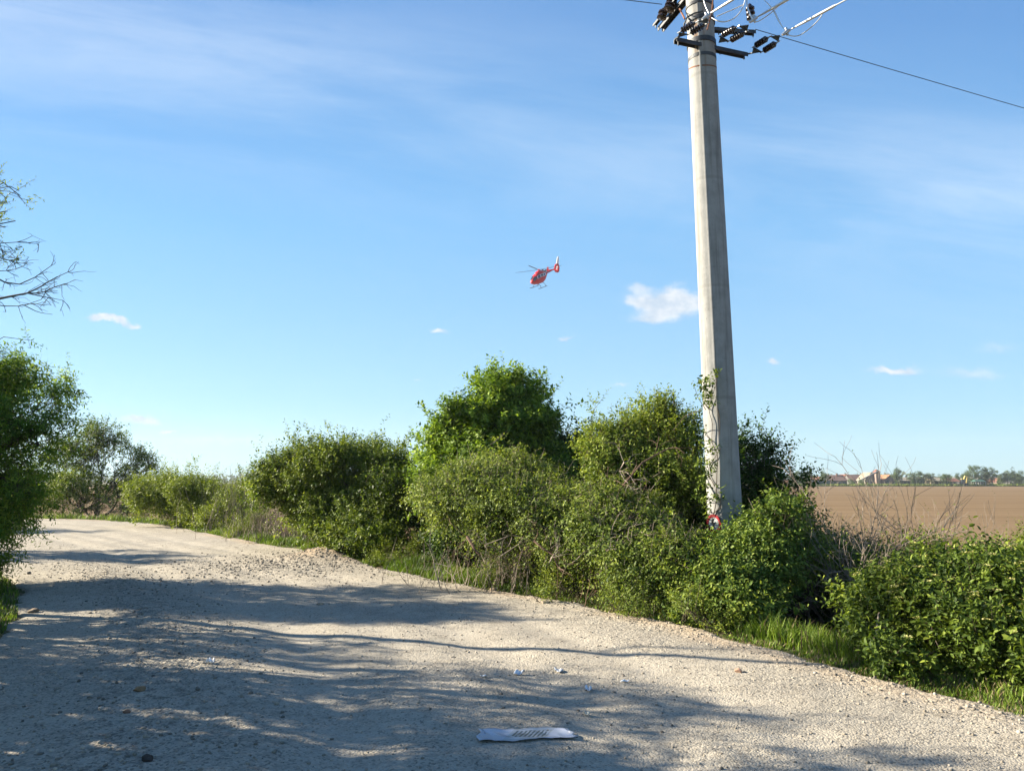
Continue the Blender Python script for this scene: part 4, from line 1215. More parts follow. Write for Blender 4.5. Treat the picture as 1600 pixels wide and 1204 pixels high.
# ------------------------------------------------------------------ grass
def build_grass():
    xs, ys, hs, dry = [], [], [], []
    seg = np.diff(REs, axis=0)
    cum = np.concatenate([[0], np.cumsum(np.linalg.norm(seg, axis=1))])
    def along(n, y0, y1, s0, s1, h, L=REs, sign=1, dr=0.1):
        sel = np.where((L[:-1, 1] >= y0) & (L[:-1, 1] <= y1) & (L[:-1, 0] > -26))[0]
        ln = np.linalg.norm(L[sel + 1] - L[sel], axis=1)
        i = rng.choice(sel, n, p=ln / ln.sum()); t = rng.random(n)[:, None]
        p = L[i] * (1 - t) + L[i + 1] * t
        d = unit(L[i + 1] - L[i]); nrm = np.column_stack([d[:, 1], -d[:, 0]]) * sign
        off = s0 + (s1 - s0) * rng.random(n) ** 1.2
        off = off + 0.10 * vnoise(p[:, 0], p[:, 1], 1.1)
        q = p + nrm * off[:, None]
        cl = vnoise(q[:, 0], q[:, 1], 2.6) + 0.5 * vnoise(q[:, 0], q[:, 1], 7)
        k = cl > -0.22
        q = q[k]; cl = cl[k]
        xs.append(q[:, 0]); ys.append(q[:, 1]); hs.append(h * (0.45 + 0.7 * rng.random(len(q))) * (0.75 + 0.8 * np.clip(cl, 0, 1)) * (0.45 + 0.55 * sstep(off[k], 0.0, 0.35)))
        dry.append(rng.random(len(q)) < dr)
    along(9000, 4.2, 8.2, 0.0, 0.65, 0.12, dr=0.3)
    along(3500, 6.5, 8.6, 0.15, 0.7, 0.30)
    along(4000, 4.2, 6.8, 0.0, 0.3, 0.11, dr=0.4)
    along(7000, 8.0, 11.5, 0.0, 0.7, 0.15, dr=0.35)
    along(5000, 4.2, 12, -0.22, 0.12, 0.07, dr=0.5)
    along(4000, 12, 26, -0.3, 0.15, 0.10, dr=0.4)
    along(9000, 10.6, 14.5, 0.05, 0.8, 0.26)
    along(9000, 14, 24, 0.0, 0.9, 0.22)
    along(9000, 19, 34, 0.0, 1.6, 0.30)
    along(9000, 4, 16, 0.0, 1.6, 0.22, LEs, -1)
    along(3000, 16, 30, 0.1, 1.6, 0.22, LEs, -1)
    x, y, h, dr = map(np.concatenate, (xs, ys, hs, dry))
    z = ground_z(x, y)[0] - 0.01
    n = len(x)
    base = np.column_stack([x, y, z])
    a = rng.random(n) * 6.28
    lean = np.column_stack([np.cos(a), np.sin(a), 0 * a]) * (h * (0.15 + 0.5 * rng.random(n)))[:, None]
    side = np.column_stack([-np.sin(a), np.cos(a), 0 * a]) * (0.0028 + 0.003 * rng.random(n) + 0.00018 * y)[:, None]
    upv = np.array([0, 0, 1.0])
    p1 = base + lean * 0.25 + upv * (h * 0.55)[:, None]
    p2 = base + lean + upv * (h * (0.85 + 0.15 * rng.random(n)))[:, None]
    V = np.stack([base - side, base + side, p1 + side * 0.8, p1 - side * 0.8, p2 + side * 0.12, p2 - side * 0.12], 1)
    F0 = np.array([[0, 1, 2, 3], [3, 2, 4, 5]])
    def mk(sel, name, m):
        k = int(sel.sum())
        F = (F0[None] + (np.arange(k) * 6)[:, None, None]).reshape(-1, 4)
        me = np_mesh(name, V[sel].reshape(-1, 3), F, 4, {'rnd': np.repeat(rng.random(k), 6), 'tone': np.repeat(np.clip(0.5 + vnoise(x[sel], y[sel], 1.5), 0, 1), 6)})
        tag(link(name, me, m), kind='stuff')
    mk(~dr, 'grass', LF_GRASS)
    mk(dr, 'dry_grass', LF_DRY)
build_grass()

# ------------------------------------------------------------------ concrete power pole
def concrete_mat():
    m = bpy.data.materials.new('weathered_concrete'); m.use_nodes = True
    t = NT(m.node_tree); p = t.n['Principled BSDF']
    g = t.new('ShaderNodeTexCoord').outputs['Object']
    s = t.new('ShaderNodeSeparateXYZ'); t.l.new(g, s.inputs[0])
    n = t.noise(g, 5, 6, 0.65)
    streak = t.noise(t.comb(t.m('MULTIPLY', s.outputs[0], 16), t.m('MULTIPLY', s.outputs[1], 16), t.m('MULTIPLY', s.outputs[2], 0.6)), 1.0, 5, 0.6)
    c = t.mix(t.rng(n, 0.35, 0.7), (0.30, 0.298, 0.28), (0.235, 0.235, 0.222))
    c = t.mix(t.m('MULTIPLY', t.rng(streak, 0.48, 0.7), 0.6), c, (0.14, 0.132, 0.115))
    c = t.mix(t.m('MULTIPLY', t.rng(t.noise(g, 1.7, 6, 0.7), 0.55, 0.68), 0.35), c, (0.15, 0.145, 0.13))
    c = t.mix(t.m('MULTIPLY', t.rng(t.noise(g, 46, 3, 0.6), 0.66, 0.72), 0.7), c, (0.10, 0.095, 0.085))
    ru = t.m('MULTIPLY', t.rng(streak, 0.56, 0.72), t.rng(s.outputs[2], 7.3, 8.2))
    c = t.mix(t.m('MULTIPLY', ru, 0.8), c, (0.26, 0.14, 0.07))
    ring = t.m('MULTIPLY', t.rng(t.m('SINE', t.m('MULTIPLY', s.outputs[2], 4.1)), 0.993, 0.999), 0.35)
    c = t.mix(ring, c, (0.18, 0.17, 0.155))
    t.l.new(c, p.inputs['Base Color'])
    p.inputs['Roughness'].default_value = 0.85; p.inputs['Specular IOR Level'].default_value = 0.2
    b = t.new('ShaderNodeBump'); b.inputs['Strength'].default_value = 0.35; b.inputs['Distance'].default_value = 0.01
    t.l.new(t.noise(g, 34, 6, 0.7), b.inputs['Height']); t.l.new(b.outputs[0], p.inputs['Normal'])
    return m
CONC = concrete_mat()
STEEL = mat('dark_galvanised_steel', (0.085, 0.09, 0.095), 0.6, 0.6, bump=0.2, bscale=60, var=0.4)
GALV = mat('pale_galvanised_steel', (0.55, 0.56, 0.57), 0.45, 0.7, bump=0.1, bscale=80, var=0.25)
ALU = mat('aluminium_conductor', (0.78, 0.78, 0.76), 0.4, 0.5, bump=0.1, bscale=90, var=0.15)
PORC = mat('brown_porcelain', (0.035, 0.024, 0.022), 0.22, 0.0, var=0.3, spec=0.6)
RUST = mat('rusty_steel', (0.22, 0.10, 0.06), 0.8, 0.2, bump=0.3, bscale=60, var=0.5)
PY = 10.4
pb = at(1132.5, 800, PY); pt = at(1096.5, 80, PY)
pax = (pt - pb)
def pole_at(z):
    t = (z - pb.z) / pax.z
    return pb + pax * t
pole_base = pole_at(-0.75)
def pole_r(z):
    t = (z - pb.z) / pax.z
    return 0.226 + (0.193 - 0.226) * t
POLE = empty('power_pole', (pole_base.x, pole_base.y, pole_base.z), 'tall tapering concrete power pole with steel arms at its top', 'power pole')
def rel(p):
    return Vector(p) - POLE.location
def build_pole():
    zs = np.linspace(-0.9, 11.5, 60)
    n = 72
    # mould seam sits just on the sunny side of the shade line
    vaz = math.atan2(-pb.x, -pb.y)
    seam = [math.atan2(-pb.x, -pb.y) - 0.0, 0]
    to_cam = Vector((-pb.x, -pb.y, 0)).normalized()
    ca = math.atan2(to_cam.y, to_cam.x)
    sa = ca - R(7)          # a little to the left as seen
    V = []
    for z in zs:
        c = pole_at(z); r = pole_r(z)
        for j in range(n):
            a = 2 * PI * j / n + sa
            dj = min(j, n - j)
            rr = r
            if j == 0 : rr += 0.011
            if j in (1, n - 1): rr += 0.003
            if abs(j - n // 2) < 1: rr += 0.010
            V.append((c.x + rr * math.cos(a) - POLE.location.x, c.y + rr * math.sin(a) - POLE.location.y, z - POLE.location.z))
    F = [(i * n + j, i * n + (j + 1) % n, (i + 1) * n + (j + 1) % n, (i + 1) * n + j) for i in range(len(zs) - 1) for j in range(n)]
    F.append(tuple((len(zs) - 1) * n + j for j in range(n)))
    me = bpy.data.meshes.new('shaft'); me.from_pydata(V, [], F)
    me.polygons.foreach_set('use_smooth', [True] * len(F)); me.update()
    link('shaft', me, CONC, POLE)
build_pole()
def insulator(a, b, r=0.045, sheds=5, name='insulator'):
    a, b = rel(a), rel(b)
    prof = [(0, 0.012), (0.04, 0.018), (0.08, r * 0.45)]
    for k in range(sheds):
        t0 = 0.10 + 0.80 * k / sheds; dt = 0.80 / sheds
        prof += [(t0, r * 0.5), (t0 + dt * 0.12, r), (t0 + dt * 0.45, r * 0.98), (t0 + dt * 0.62, r * 0.52)]
    prof += [(0.92, r * 0.45), (0.96, 0.018), (1, 0.012)]
    return MB().lathe(a, b, prof, 12).build(name, PORC, POLE, True)
def band(z, h=0.06, th=0.012, m=STEEL, tilt=0.0):
    c0, c1 = rel(pole_at(z)), rel(pole_at(z + h))
    n = 32; V = []
    for c, r in ((c0, pole_r(z) + th), (c1, pole_r(z + h) + th), (c1, pole_r(z + h) + 0.001), (c0, pole_r(z) + 0.001)):
        for j in range(n):
            a = 2 * PI * j / n
            V.append((c.x + r * math.cos(a), c.y + r * math.sin(a), c.z + tilt * math.sin(a)))
    F = [(k * n + j, k * n + (j + 1) % n, ((k + 1) % 4) * n + (j + 1) % n, ((k + 1) % 4) * n + j) for k in range(4) for j in range(n)]
    return MB().add(V, F).build('clamp_band', m, POLE, True)
def angle_iron(a, b, w, name='crossarm', m=STEEL):
    """L or channel section bar"""
    a, b = rel(a), rel(b)
    mb = MB()
    d = (b - a).normalized(); s = d.cross(Vector((0, 0, 1))).normalized()
    mb.beam(a, b, w, 0.010)
    for k in (-1, 1):
        o = s * (k * (w / 2 - 0.005)) + Vector((0, 0, -w * 0.32))
        mb.beam(a + o, b + o, 0.010, w * 0.62)
    for t in (0.04, 0.3, 0.62, 0.96):
        p = a.lerp(b, t); mb.tube([p + Vector((0, 0, 0.03)), p - Vector((0, 0, 0.09))], 0.009, 6)
    return mb.build(name, m, POLE)
def hardware():
    FY = 10.12
    la, lb = at(1053, 58, FY - 0.05), at(1168, 84, FY + 0.38)
    la.z = lb.z = 7.74
    def onz(px, py, z):
        v = (602 - py) / FPX; t = (z - EYE) / (SP + CP * v)
        return Vector(((px - 800) / FPX * t, (CP - SP * v) * t, z))
    la, lb = onz(1055, 61, 7.74), onz(1166, 85, 7.74)
    angle_iron(la, lb, 0.085)
    # upper right arm (behind pole) and the arm pointing at the camera at upper left
    ra, rb = at(1098, 38, 10.62), at(1179, 38, 10.72)
    ra.z = rb.z = 8.22
    angle_iron(ra, rb, 0.075)
    ua, ub = onz(1032, 44, 8.62), onz(1072, -4, 8.62)
    uc = ub + (ub - ua) * 0.9
    angle_iron(ua, uc, 0.10)
    angle_iron(ua + Vector((-0.10, 0.0, 0.05)), uc + Vector((-0.10, 0, 0.05)), 0.05)
    for z, h, th in ((7.56, 0.05, 0.006), (7.78, 0.07, 0.014), (8.12, 0.06, 0.016), (8.36, 0.04, 0.012), (8.60, 0.08, 0.014)):
        band(z, h, th)
    band(7.44, 0.018, 0.004, RUST, 0.05)
    # brace rods
    mb = MB()
    mb.tube([rel(at(1062, 14, 10.5)), rel(at(1070, 30, 10.3))], 0.013, 6)
    mb.build('brace_rod', RUST, POLE, True)
    MB().tube([rel(at(1115, -8, 10.12)), rel(at(1112, 20, 10.13)), rel(at(1105, 47, 10.14))], 0.011, 6).build('grounding_strap', RUST, POLE, True)
    MB().tube([rel(at(*p)) for p in ((1098, 18, 10.1), (1085, 21, 10.05), (1074, 27, 10.05), (1069, 38, 10.08), (1068, 47, 10.1))], 0.012, 6).build('bracket_hoop', STEEL, POLE, True)
    # strain insulator pairs: (yoke start, insulators a/b, yoke end)
    def yoke(p, q, r, th=0.014):
        p, q, r = rel(p), rel(q), rel(r)
        nrm = (q - p).cross(r - p).normalized() * th
        v = [p + nrm, q + nrm, r + nrm, p - nrm, q - nrm, r - nrm]
        MB().add(v, [(0, 1, 2), (5, 4, 3), (0, 3, 4, 1), (1, 4, 5, 2), (2, 5, 3, 0)]).build('yoke_plate', STEEL, POLE)
    def string(a, b, Y0, Y1, sep=(13, 8), back=None):
        """double string from pixel a to pixel b"""
        (ax_, ay), (bx, by) = a, b
        P = lambda x, y, t: at(x, y, Y0 + (Y1 - Y0) * t)
        dx, dy = bx - ax_, by - ay
        f = lambda t, k: P(ax_ + dx * t + sep[0] * k, ay + dy * t + sep[1] * k, t)
        yoke(P(ax_ - 3, ay + 3, 0), f(0.16, -0.5), f(0.16, 0.5))
        for k in (-0.5, 0.5):
            insulator(f(0.22, k), f(0.78, k), 0.046, 5)
            MB().tube([rel(f(0.1, k)), rel(f(0.24, k))], 0.010, 6).build('link_rod', GALV, POLE, True)
            MB().tube([rel(f(0.76, k)), rel(f(0.92, k))], 0.010, 6).build('link_rod', GALV, POLE, True)
        yoke(P(bx + 4, by - 3, 1), f(0.86, -0.5), f(0.86, 0.5))
    string((1178, 81), (1215, 58), 10.42, 10.0)
    string((1126, 64), (1166, 42), 10.25, 9.8)
    string((1062, 56), (1103, 32), 9.98, 9.7, (15, 3))
    MB().tube([rel(lb), rel(at(1176, 83, 10.42))], 0.012, 6).build('link_rod', STEEL, POLE, True)
    MB().tube([rel(la), rel(at(1060, 58, 9.98))], 0.014, 6).build('link_rod', STEEL, POLE, True)
    # dead-end clamps
    for (x, y, Y, s) in ((1230, 50, 9.9, 1), (1179, 30, 10.2, 1), (1105, 26, 9.72, 1)):
        mb = MB()
        mb.tube([rel(at(x - 8, y + 5, Y)), rel(at(x - 2, y + 1, Y)), rel(at(x + 4, y - 3, Y))], [0.016, 0.030, 0.02], 8)
        mb.tube([rel(at(x - 2, y - 6, Y)), rel(at(x + 1, y + 5, Y))], 0.018, 8)
        mb.build('dead_end_clamp', GALV, POLE, True)
    # post insulators
    insulator(at(1174, 33, 10.6), at(1171, 6, 10.6), 0.066, 3, 'post_insulator')
    insulator(at(1033, 31, 10.9), at(1038, 13, 10.9), 0.075, 2, 'post_insulator')
    insulator(at(1044, 18, 10.7), at(1052, -3, 10.7), 0.085, 3, 'post_insulator')
hardware()

def wire(pts, r, label, m=ALU, name='overhead_wire', group='wires at the pole top', n=8, dense=True):
    q = [Vector(p) if not isinstance(p, tuple) or len(p) != 3 or p[0] < 50 else at(*p) for p in pts]
    A = np.array([p[:] for p in q])
    S = catmull(A, 6) if len(A) > 2 else A
    rr = r
    if hasattr(r, '__len__'):
        rr = list(np.interp(np.linspace(0, 1, len(S)), np.linspace(0, 1, len(r)), r))
    o = MB().tube([Vector(p) - Vector(S[0]) for p in S], rr, n).build(name, m, None, True)
    o.location = Vector(S[0])
    return tag(o, label, 'wire', group)
# conductors towards and over the camera
def conductor(start, label, dirx=(0.60, -0.80, 0.012)):
    s = at(*start)
    d = Vector(dirx)
    pts = [s, s + d * 0.25, s + d * 0.62, s + d * 0.68, s + d * 2.0, s + d * 8, s + d * 16 + Vector((0, 0, 0.2)), s + d * 30 + Vector((0, 0, 1.0))]
    A = [Vector(p) for p in pts]
    o = MB().tube([p - s for p in A], [0.010, 0.019, 0.019, 0.009, 0.009, 0.009, 0.009, 0.009], 8).build('overhead_wire', ALU, None, True)
    o.location = s
    return tag(o, label, 'wire', 'thick pale conductors leaving the pole top')
conductor((1236, 46, 9.88), 'rightmost thick pale conductor rising from the outer end of the lower steel arm')
conductor((1183, 27, 10.15), 'middle thick pale conductor rising from the end of the upper right arm')
conductor((1110, 21, 9.7), 'leftmost thick pale conductor rising in front of the concrete pole')
wire([(1230, 54, 9.9), (1238, 56.5, 9.88), (1250, 55, 9.84), (1266, 44, 9.78), (1280, 30, 9.7), (1287, 18, 9.66)], 0.007, 'looped tail hanging under the rightmost thick pale conductor')
wire([(1178, 34, 10.2), (1186, 33, 10.15), (1200, 24, 10.1), (1214, 12, 10.05), (1226, -2, 10.0), (1232, -12, 10)], 0.007, 'looped tail under the middle pale conductor')
wire([(1112, 28, 9.9), (1122, 33, 9.85), (1134, 34, 9.85), (1148, 28, 9.85), (1159, 15, 9.85), (1165, -2, 9.85), (1166, -14, 9.9)], 0.0085, 'long white slack loop between the pole and the right arm')
wire([(1120, 26, 9.95), (1136, 19, 9.92), (1150, 13, 9.9), (1162, 7, 9.9)], 0.0075, 'straight pale wire crossing inside the slack loop')
wire([(1098, -8, 9.98), (1101, 6, 9.98), (1106, 18, 9.95), (1109, 24, 9.9)], 0.007, 'short pale wire coming down the front of the pole top')
wire([(1168, -10, 10.25), (1167, 5, 10.22), (1170, 18, 10.2), (1176, 31, 10.18)], 0.011, 'short white cable coming down to the right arm end in front of the dark insulator')
wire([(1186, -6, 10.1), (1198, 4, 10.05), (1209, 17, 10.0), (1216, 31, 9.96), (1223, 43, 9.92), (1229, 49, 9.9)], [0.005, 0.005, 0.013, 0.013, 0.005, 0.005], 'pale wire with a thick sleeve running down to the rightmost clamp')
def thin_line(a, d, n, sag, label):
    a = Vector(a); d = Vector(d)
    pts = [a + d * (n * k / 24) + Vector((0, 0, -sag * 4 * (k / 24) * (1 - k / 24))) for k in range(25)]
    o = MB().tube([p - a for p in pts], 0.0055, 6).build('overhead_wire', STEEL, None, True)
    o.location = a
    return tag(o, label, 'wire', 'thin dark wires leaving the pole')
s_ = at(1180, 46, 10.7); e_ = at(1600, 155, 12.55)
thin_line(s_, (e_ - s_).normalized(), 60, 0.5, 'thin dark wire sloping down from the right arm to the right edge of the sky')
s_ = at(1034, 7, 10.7); e_ = at(976, -2, 10.5)
thin_line(s_, (e_ - s_).normalized(), 60, 0.5, 'thin dark wire leaving the upper left insulator towards the left')

# warning plate
def warning_sign():
    c = at(1114, 818, 10.2); z = c.z
    pc = pole_at(z)
    to_cam = Vector((-pc.x, -pc.y, 0)).normalized()
    ang = math.atan2(to_cam.y, to_cam.x) - R(38)
    nrm = Vector((math.cos(ang), math.sin(ang), 0))
    ctr = pc + nrm * (pole_r(z) + 0.012)
    root = empty('warning_sign', ctr, 'round red and white high-voltage warning plate with black lightning bolt on the pole foot', 'sign')
    root.rotation_euler = (0, 0, ang + PI / 2)
    # local: x across, -y out (normal), z up
    def disc(name, rx, rz, y, th, m, inner=0.0):
        n = 40; V = []; F = []
        for yy in (y, y - th):
            for j in range(n):
                V.append((rx * math.cos(2 * PI * j / n), yy, rz * math.sin(2 * PI * j / n)))
        if inner:
            for yy in (y, y - th):
                for j in range(n):
                    V.append((rx * inner * math.cos(2 * PI * j / n), yy, rz * inner * math.sin(2 * PI * j / n)))
            for j in range(n):
                k = (j + 1) % n
                F += [(j, k, n + k, n + j), (n + j, n + k, 3 * n + k, 3 * n + j), (2 * n + j, 2 * n + k, 3 * n + k, 3 * n + j), (j, k, 2 * n + k, 2 * n + j)]
        else:
            F = [tuple(range(n)), tuple(n + j for j in range(n))] + [(j, (j + 1) % n, n + (j + 1) % n, n + j) for j in range(n)]
        return MB().add(V, F).build(name, m, root)
    RED = mat('sign_red_enamel', (0.26, 0.012, 0.018), 0.4, var=0.25, vscale=20)
    WHI = mat('sign_white_enamel', (0.40, 0.42, 0.41), 0.4, var=0.15, vscale=20)
    BLK = mat('sign_black_paint', (0.012, 0.012, 0.012), 0.5)
    disc('plate', 0.118, 0.118, 0.006, 0.006, WHI)
    disc('red_border', 0.122, 0.122, 0.001, 0.005, RED, 0.68)
    bolt = [(-0.028, 0.062), (0.008, 0.062), (-0.008, 0.012), (0.024, 0.018), (0.004, -0.036), (0.014, -0.034), (-0.008, -0.068), (-0.016, -0.030), (-0.006, -0.034), (-0.004, -0.006), (-0.034, -0.008)]
    n = len(bolt)
    V = [(x, -0.0005, z_) for x, z_ in bolt] + [(x, -0.004, z_) for x, z_ in bolt]
    bm = bmesh.new()
    vs = [bm.verts.new(v) for v in V]
    bm.faces.new(vs[:n]); bm.faces.new(vs[n:][::-1])
    for j in range(n): bm.faces.new((vs[j], vs[(j + 1) % n], vs[n + (j + 1) % n], vs[n + j]))
    bmesh.ops.recalc_face_normals(bm, faces=bm.faces)
    me = bpy.data.meshes.new('lightning_bolt'); bm.to_mesh(me); bm.free()
    link('lightning_bolt', me, BLK, root)
    # lower tag below
    mb = MB(); mb.box(-0.10, 0.10, -0.004, 0.004, -0.27, -0.135)
    mb.build('lower_strip', RED, root)
warning_sign()

# vine on the pole
def vine():
    root = empty('climbing_vine', at(1112, 830, 10.1), 'leafy vine climbing the sunny left face of the power pole', 'vine')
    def onp(px, py, out=0.02):
        v = at(px, py, 10.25)
        c = pole_at(v.z); r = pole_r(v.z) + out
        vx = v.x - c.x
        vx = max(-r * 0.98, min(r * 0.98, vx))
        return Vector((v.x if abs(v.x - c.x) < r else c.x + vx, c.y - math.sqrt(max(0.0, r * r - vx * vx)), v.z))
    paths = [[(1110, 835), (1117, 790), (1118, 750), (1119, 712), (1112, 690), (1112, 662), (1108, 640), (1112, 618), (1117, 600), (1119, 580)],
             [(1116, 760), (1108, 735), (1117, 712), (1124, 700)], [(1112, 690), (1104, 676), (1100, 662)], [(1119, 640), (1122, 655), (1122, 680)],
             [(1116, 800), (1124, 790), (1122, 770)], [(1108, 640), (1100, 625), (1097, 612)]]
    mb = MB()
    for p in paths:
        q = catmull(np.array([onp(*a)[:] for a in p]), 5)
        mb.tube([Vector(a) - root.location for a in q], [0.006 * (1 - 0.6 * i / len(q)) for i in range(len(q))], 6)
    mb.tube([at(1103, 640, 10.1) - root.location, at(1090, 620, 10.05) - root.location, at(1084, 600, 10.05) - root.location], [0.005, 0.004, 0.002], 5)
    mb.tube([at(1095, 640, 10.15) - root.location, at(1070, 650, 10.3) - root.location, at(1052, 672, 10.6) - root.location], [0.005, 0.005, 0.005], 5)
    mb.build('stem', BARK, root, True)
    pos, od = [], []
    for (x, y, sx, sy, n, Y) in ((1104, 610, 9, 10, 30, 10.0), (1096, 600, 7, 6, 16, 10.0), (1118, 584, 4, 5, 8, 10.12), (1109, 632, 6, 10, 12, 10.08), (1110, 745, 6, 30, 20, 10.1), (1100, 775, 6, 16, 22, 10.08),
                             (1112, 705, 5, 15, 8, 10.12), (1116, 770, 6, 12, 8, 10.1), (1100, 720, 5, 40, 26, 10.12)):
        for _ in range(n):
            pos.append(at(x + rng.normal(0, sx), y + rng.normal(0, sy), Y)[:]); od.append((rng.normal(0, .6), -0.8, rng.normal(0, .4)))
    sprigs('v', root, np.array(pos), np.array(od), rng.random(len(pos)) * 0.8 + 0.1, LF_OLIVE, 5, 0.08, 0.052, 0.6, 0.1, True)
vine()

# ------------------------------------------------------------------ litter on the road
def litter_strip():
    g = on_ground(822, 1152)
    root_z = road_z(g.x, g.y)
    nx, ny = 60, 14
    Lx, Ly = 0.62, 0.22
    U = np.linspace(-0.5, 0.5, nx)[:, None] * np.ones((1, ny)); W = np.linspace(-0.5, 0.5, ny)[None] * np.ones((nx, 1))
    x = U * Lx + 0.012 * np.sin(W * 9 + U * 14) + 0.02 * (W + .5) * np.sign(-U) * (np.abs(U) > 0.44); y = W * Ly * (1 - 0.28 * sstep(U, 0.15, 0.5)) + 0.02 * U + 0.012 * np.sin(U * 11) 
    z = 0.005 + 0.006 * fbm(x * 10, y * 10 + 5, 1.2, 3) + 0.007 * np.abs(np.sin(U * 17 + W * 2)) * (0.3 + np.abs(U)) + 0.004 * sstep(np.abs(W), .35, .5)
    m = bpy.data.materials.new('crumpled_plastic_film'); m.use_nodes = True
    t = NT(m.node_tree); p = t.n['Principled BSDF']
    oc = t.new('ShaderNodeTexCoord').outputs['Object']
    s = t.new('ShaderNodeSeparateXYZ'); t.l.new(oc, s.inputs[0])
    X, Y = s.outputs[0], s.outputs[1]
    sl = t.m('ADD', X, t.m('MULTIPLY', Y, -0.45))
    st = t.rng(t.m('SINE', t.m('MULTIPLY', sl, 230)), -0.2, 0.2)
    win = t.m('MULTIPLY', t.m('GREATER_THAN', sl, -0.09), t.m('LESS_THAN', sl, 0.14))
    clear = t.m('MULTIPLY', t.m('GREATER_THAN', sl, -0.11), t.m('LESS_THAN', sl, 0.15))
    row = t.m('MULTIPLY', t.m('LESS_THAN', t.m('ABSOLUTE', t.m('SUBTRACT', Y, 0.008)), 0.062), t.rng(t.noise(oc, 14, 2), 0.34, 0.42))
    c = t.mix(t.m('MULTIPLY', clear, 0.55), (0.33, 0.36, 0.43), (0.22, 0.24, 0.235))
    c = t.mix(t.m('MULTIPLY', t.m('MULTIPLY', win, st), row), c, (0.025, 0.03, 0.035))
    pr = t.m('MULTIPLY', t.rng(t.noise(t.comb(t.m('MULTIPLY', X, 60), t.m('MULTIPLY', Y, 190), 0), 1.0, 2), 0.55, 0.62), t.m('LESS_THAN', sl, -0.12))
    c = t.mix(t.m('MULTIPLY', pr, 0.5), c, (0.16, 0.20, 0.30))
    t.l.new(c, p.inputs['Base Color']); p.inputs['Roughness'].default_value = 0.28; p.inputs['Specular IOR Level'].default_value = 0.6
    me = np_mesh('plastic_film', np.stack([x.ravel(), y.ravel(), z.ravel()], -1), grid_faces(nx, ny), 4, smooth=True)
    o = link('plastic_film', me, m)
    o.location = (g.x, g.y, root_z); o.rotation_euler.z = R(4)
    sm = o.modifiers.new('thickness', 'SOLIDIFY'); sm.thickness = 0.0008
    tag(o, 'long crumpled strip of clear and white printed plastic film in the middle foreground', 'litter')
litter_strip()
def scrap(px, py, w, d, label, col=(0.62, 0.66, 0.70), h=0.02, spots=False, cat='litter'):
    g = on_ground(px, py)
    nx, ny = 14, 10
    U, W = np.meshgrid(np.linspace(-.5, .5, nx), np.linspace(-.5, .5, ny), indexing='ij')
    ph = random.random() * 6
    x = U * w * (1 - 0.3 * np.abs(W)) + 0.1 * w * np.sin(W * 5 + ph); y = W * d * (1 - 0.4 * np.abs(U)) + 0.15 * d * np.sin(U * 6 + ph)
    z = 0.008 + h * np.clip(np.abs(np.sin(U * 4 + ph) * np.cos(W * 3.3 + ph)) + 0.5 * fbm(U * 5 + ph, W * 5, 1, 2), 0, 1.2)
    me = np_mesh('scrap', np.stack([x.ravel(), y.ravel(), z.ravel()], -1), grid_faces(nx, ny), 4, smooth=True)
    o = link('paper_scrap', me, mat('scrap_%d' % px, col, 0.5, var=0.75 if spots else 0.15, vscale=45 if spots else 12))
    o.location = (g.x, g.y, road_z(g.x, g.y)); o.rotation_euler.z = random.uniform(-.4, .4)
    sm = o.modifiers.new('thickness', 'SOLIDIFY'); sm.thickness = 0.001
    tag(o, label, cat, 'small scraps of litter on the road')
scrap(811, 1051, 0.080, 0.085, 'pale bluish crumpled scrap left of the spotted carton piece', h=0.03)
scrap(873, 1048, 0.085, 0.09, 'white carton piece with dark spots on the shaded road', spots=True, h=0.022)
scrap(919, 1077, 0.055, 0.07, 'small bluish white scrap standing up below the spotted carton piece', h=0.028)
scrap(756, 1060, 0.060, 0.03, 'thin pale scrap farthest left of the middle group of litter', h=0.01)
scrap(917, 1115, 0.040, 0.05, 'small cream scrap in a patch of sun above the plastic film', (0.66, 0.62, 0.5), 0.025)
scrap(328, 1042, 0.075, 0.05, 'crumpled white scrap alone on the left half of the road', h=0.04)
scrap(977, 1067, 0.070, 0.03, 'thin whitish strip farthest right of the litter', h=0.012)

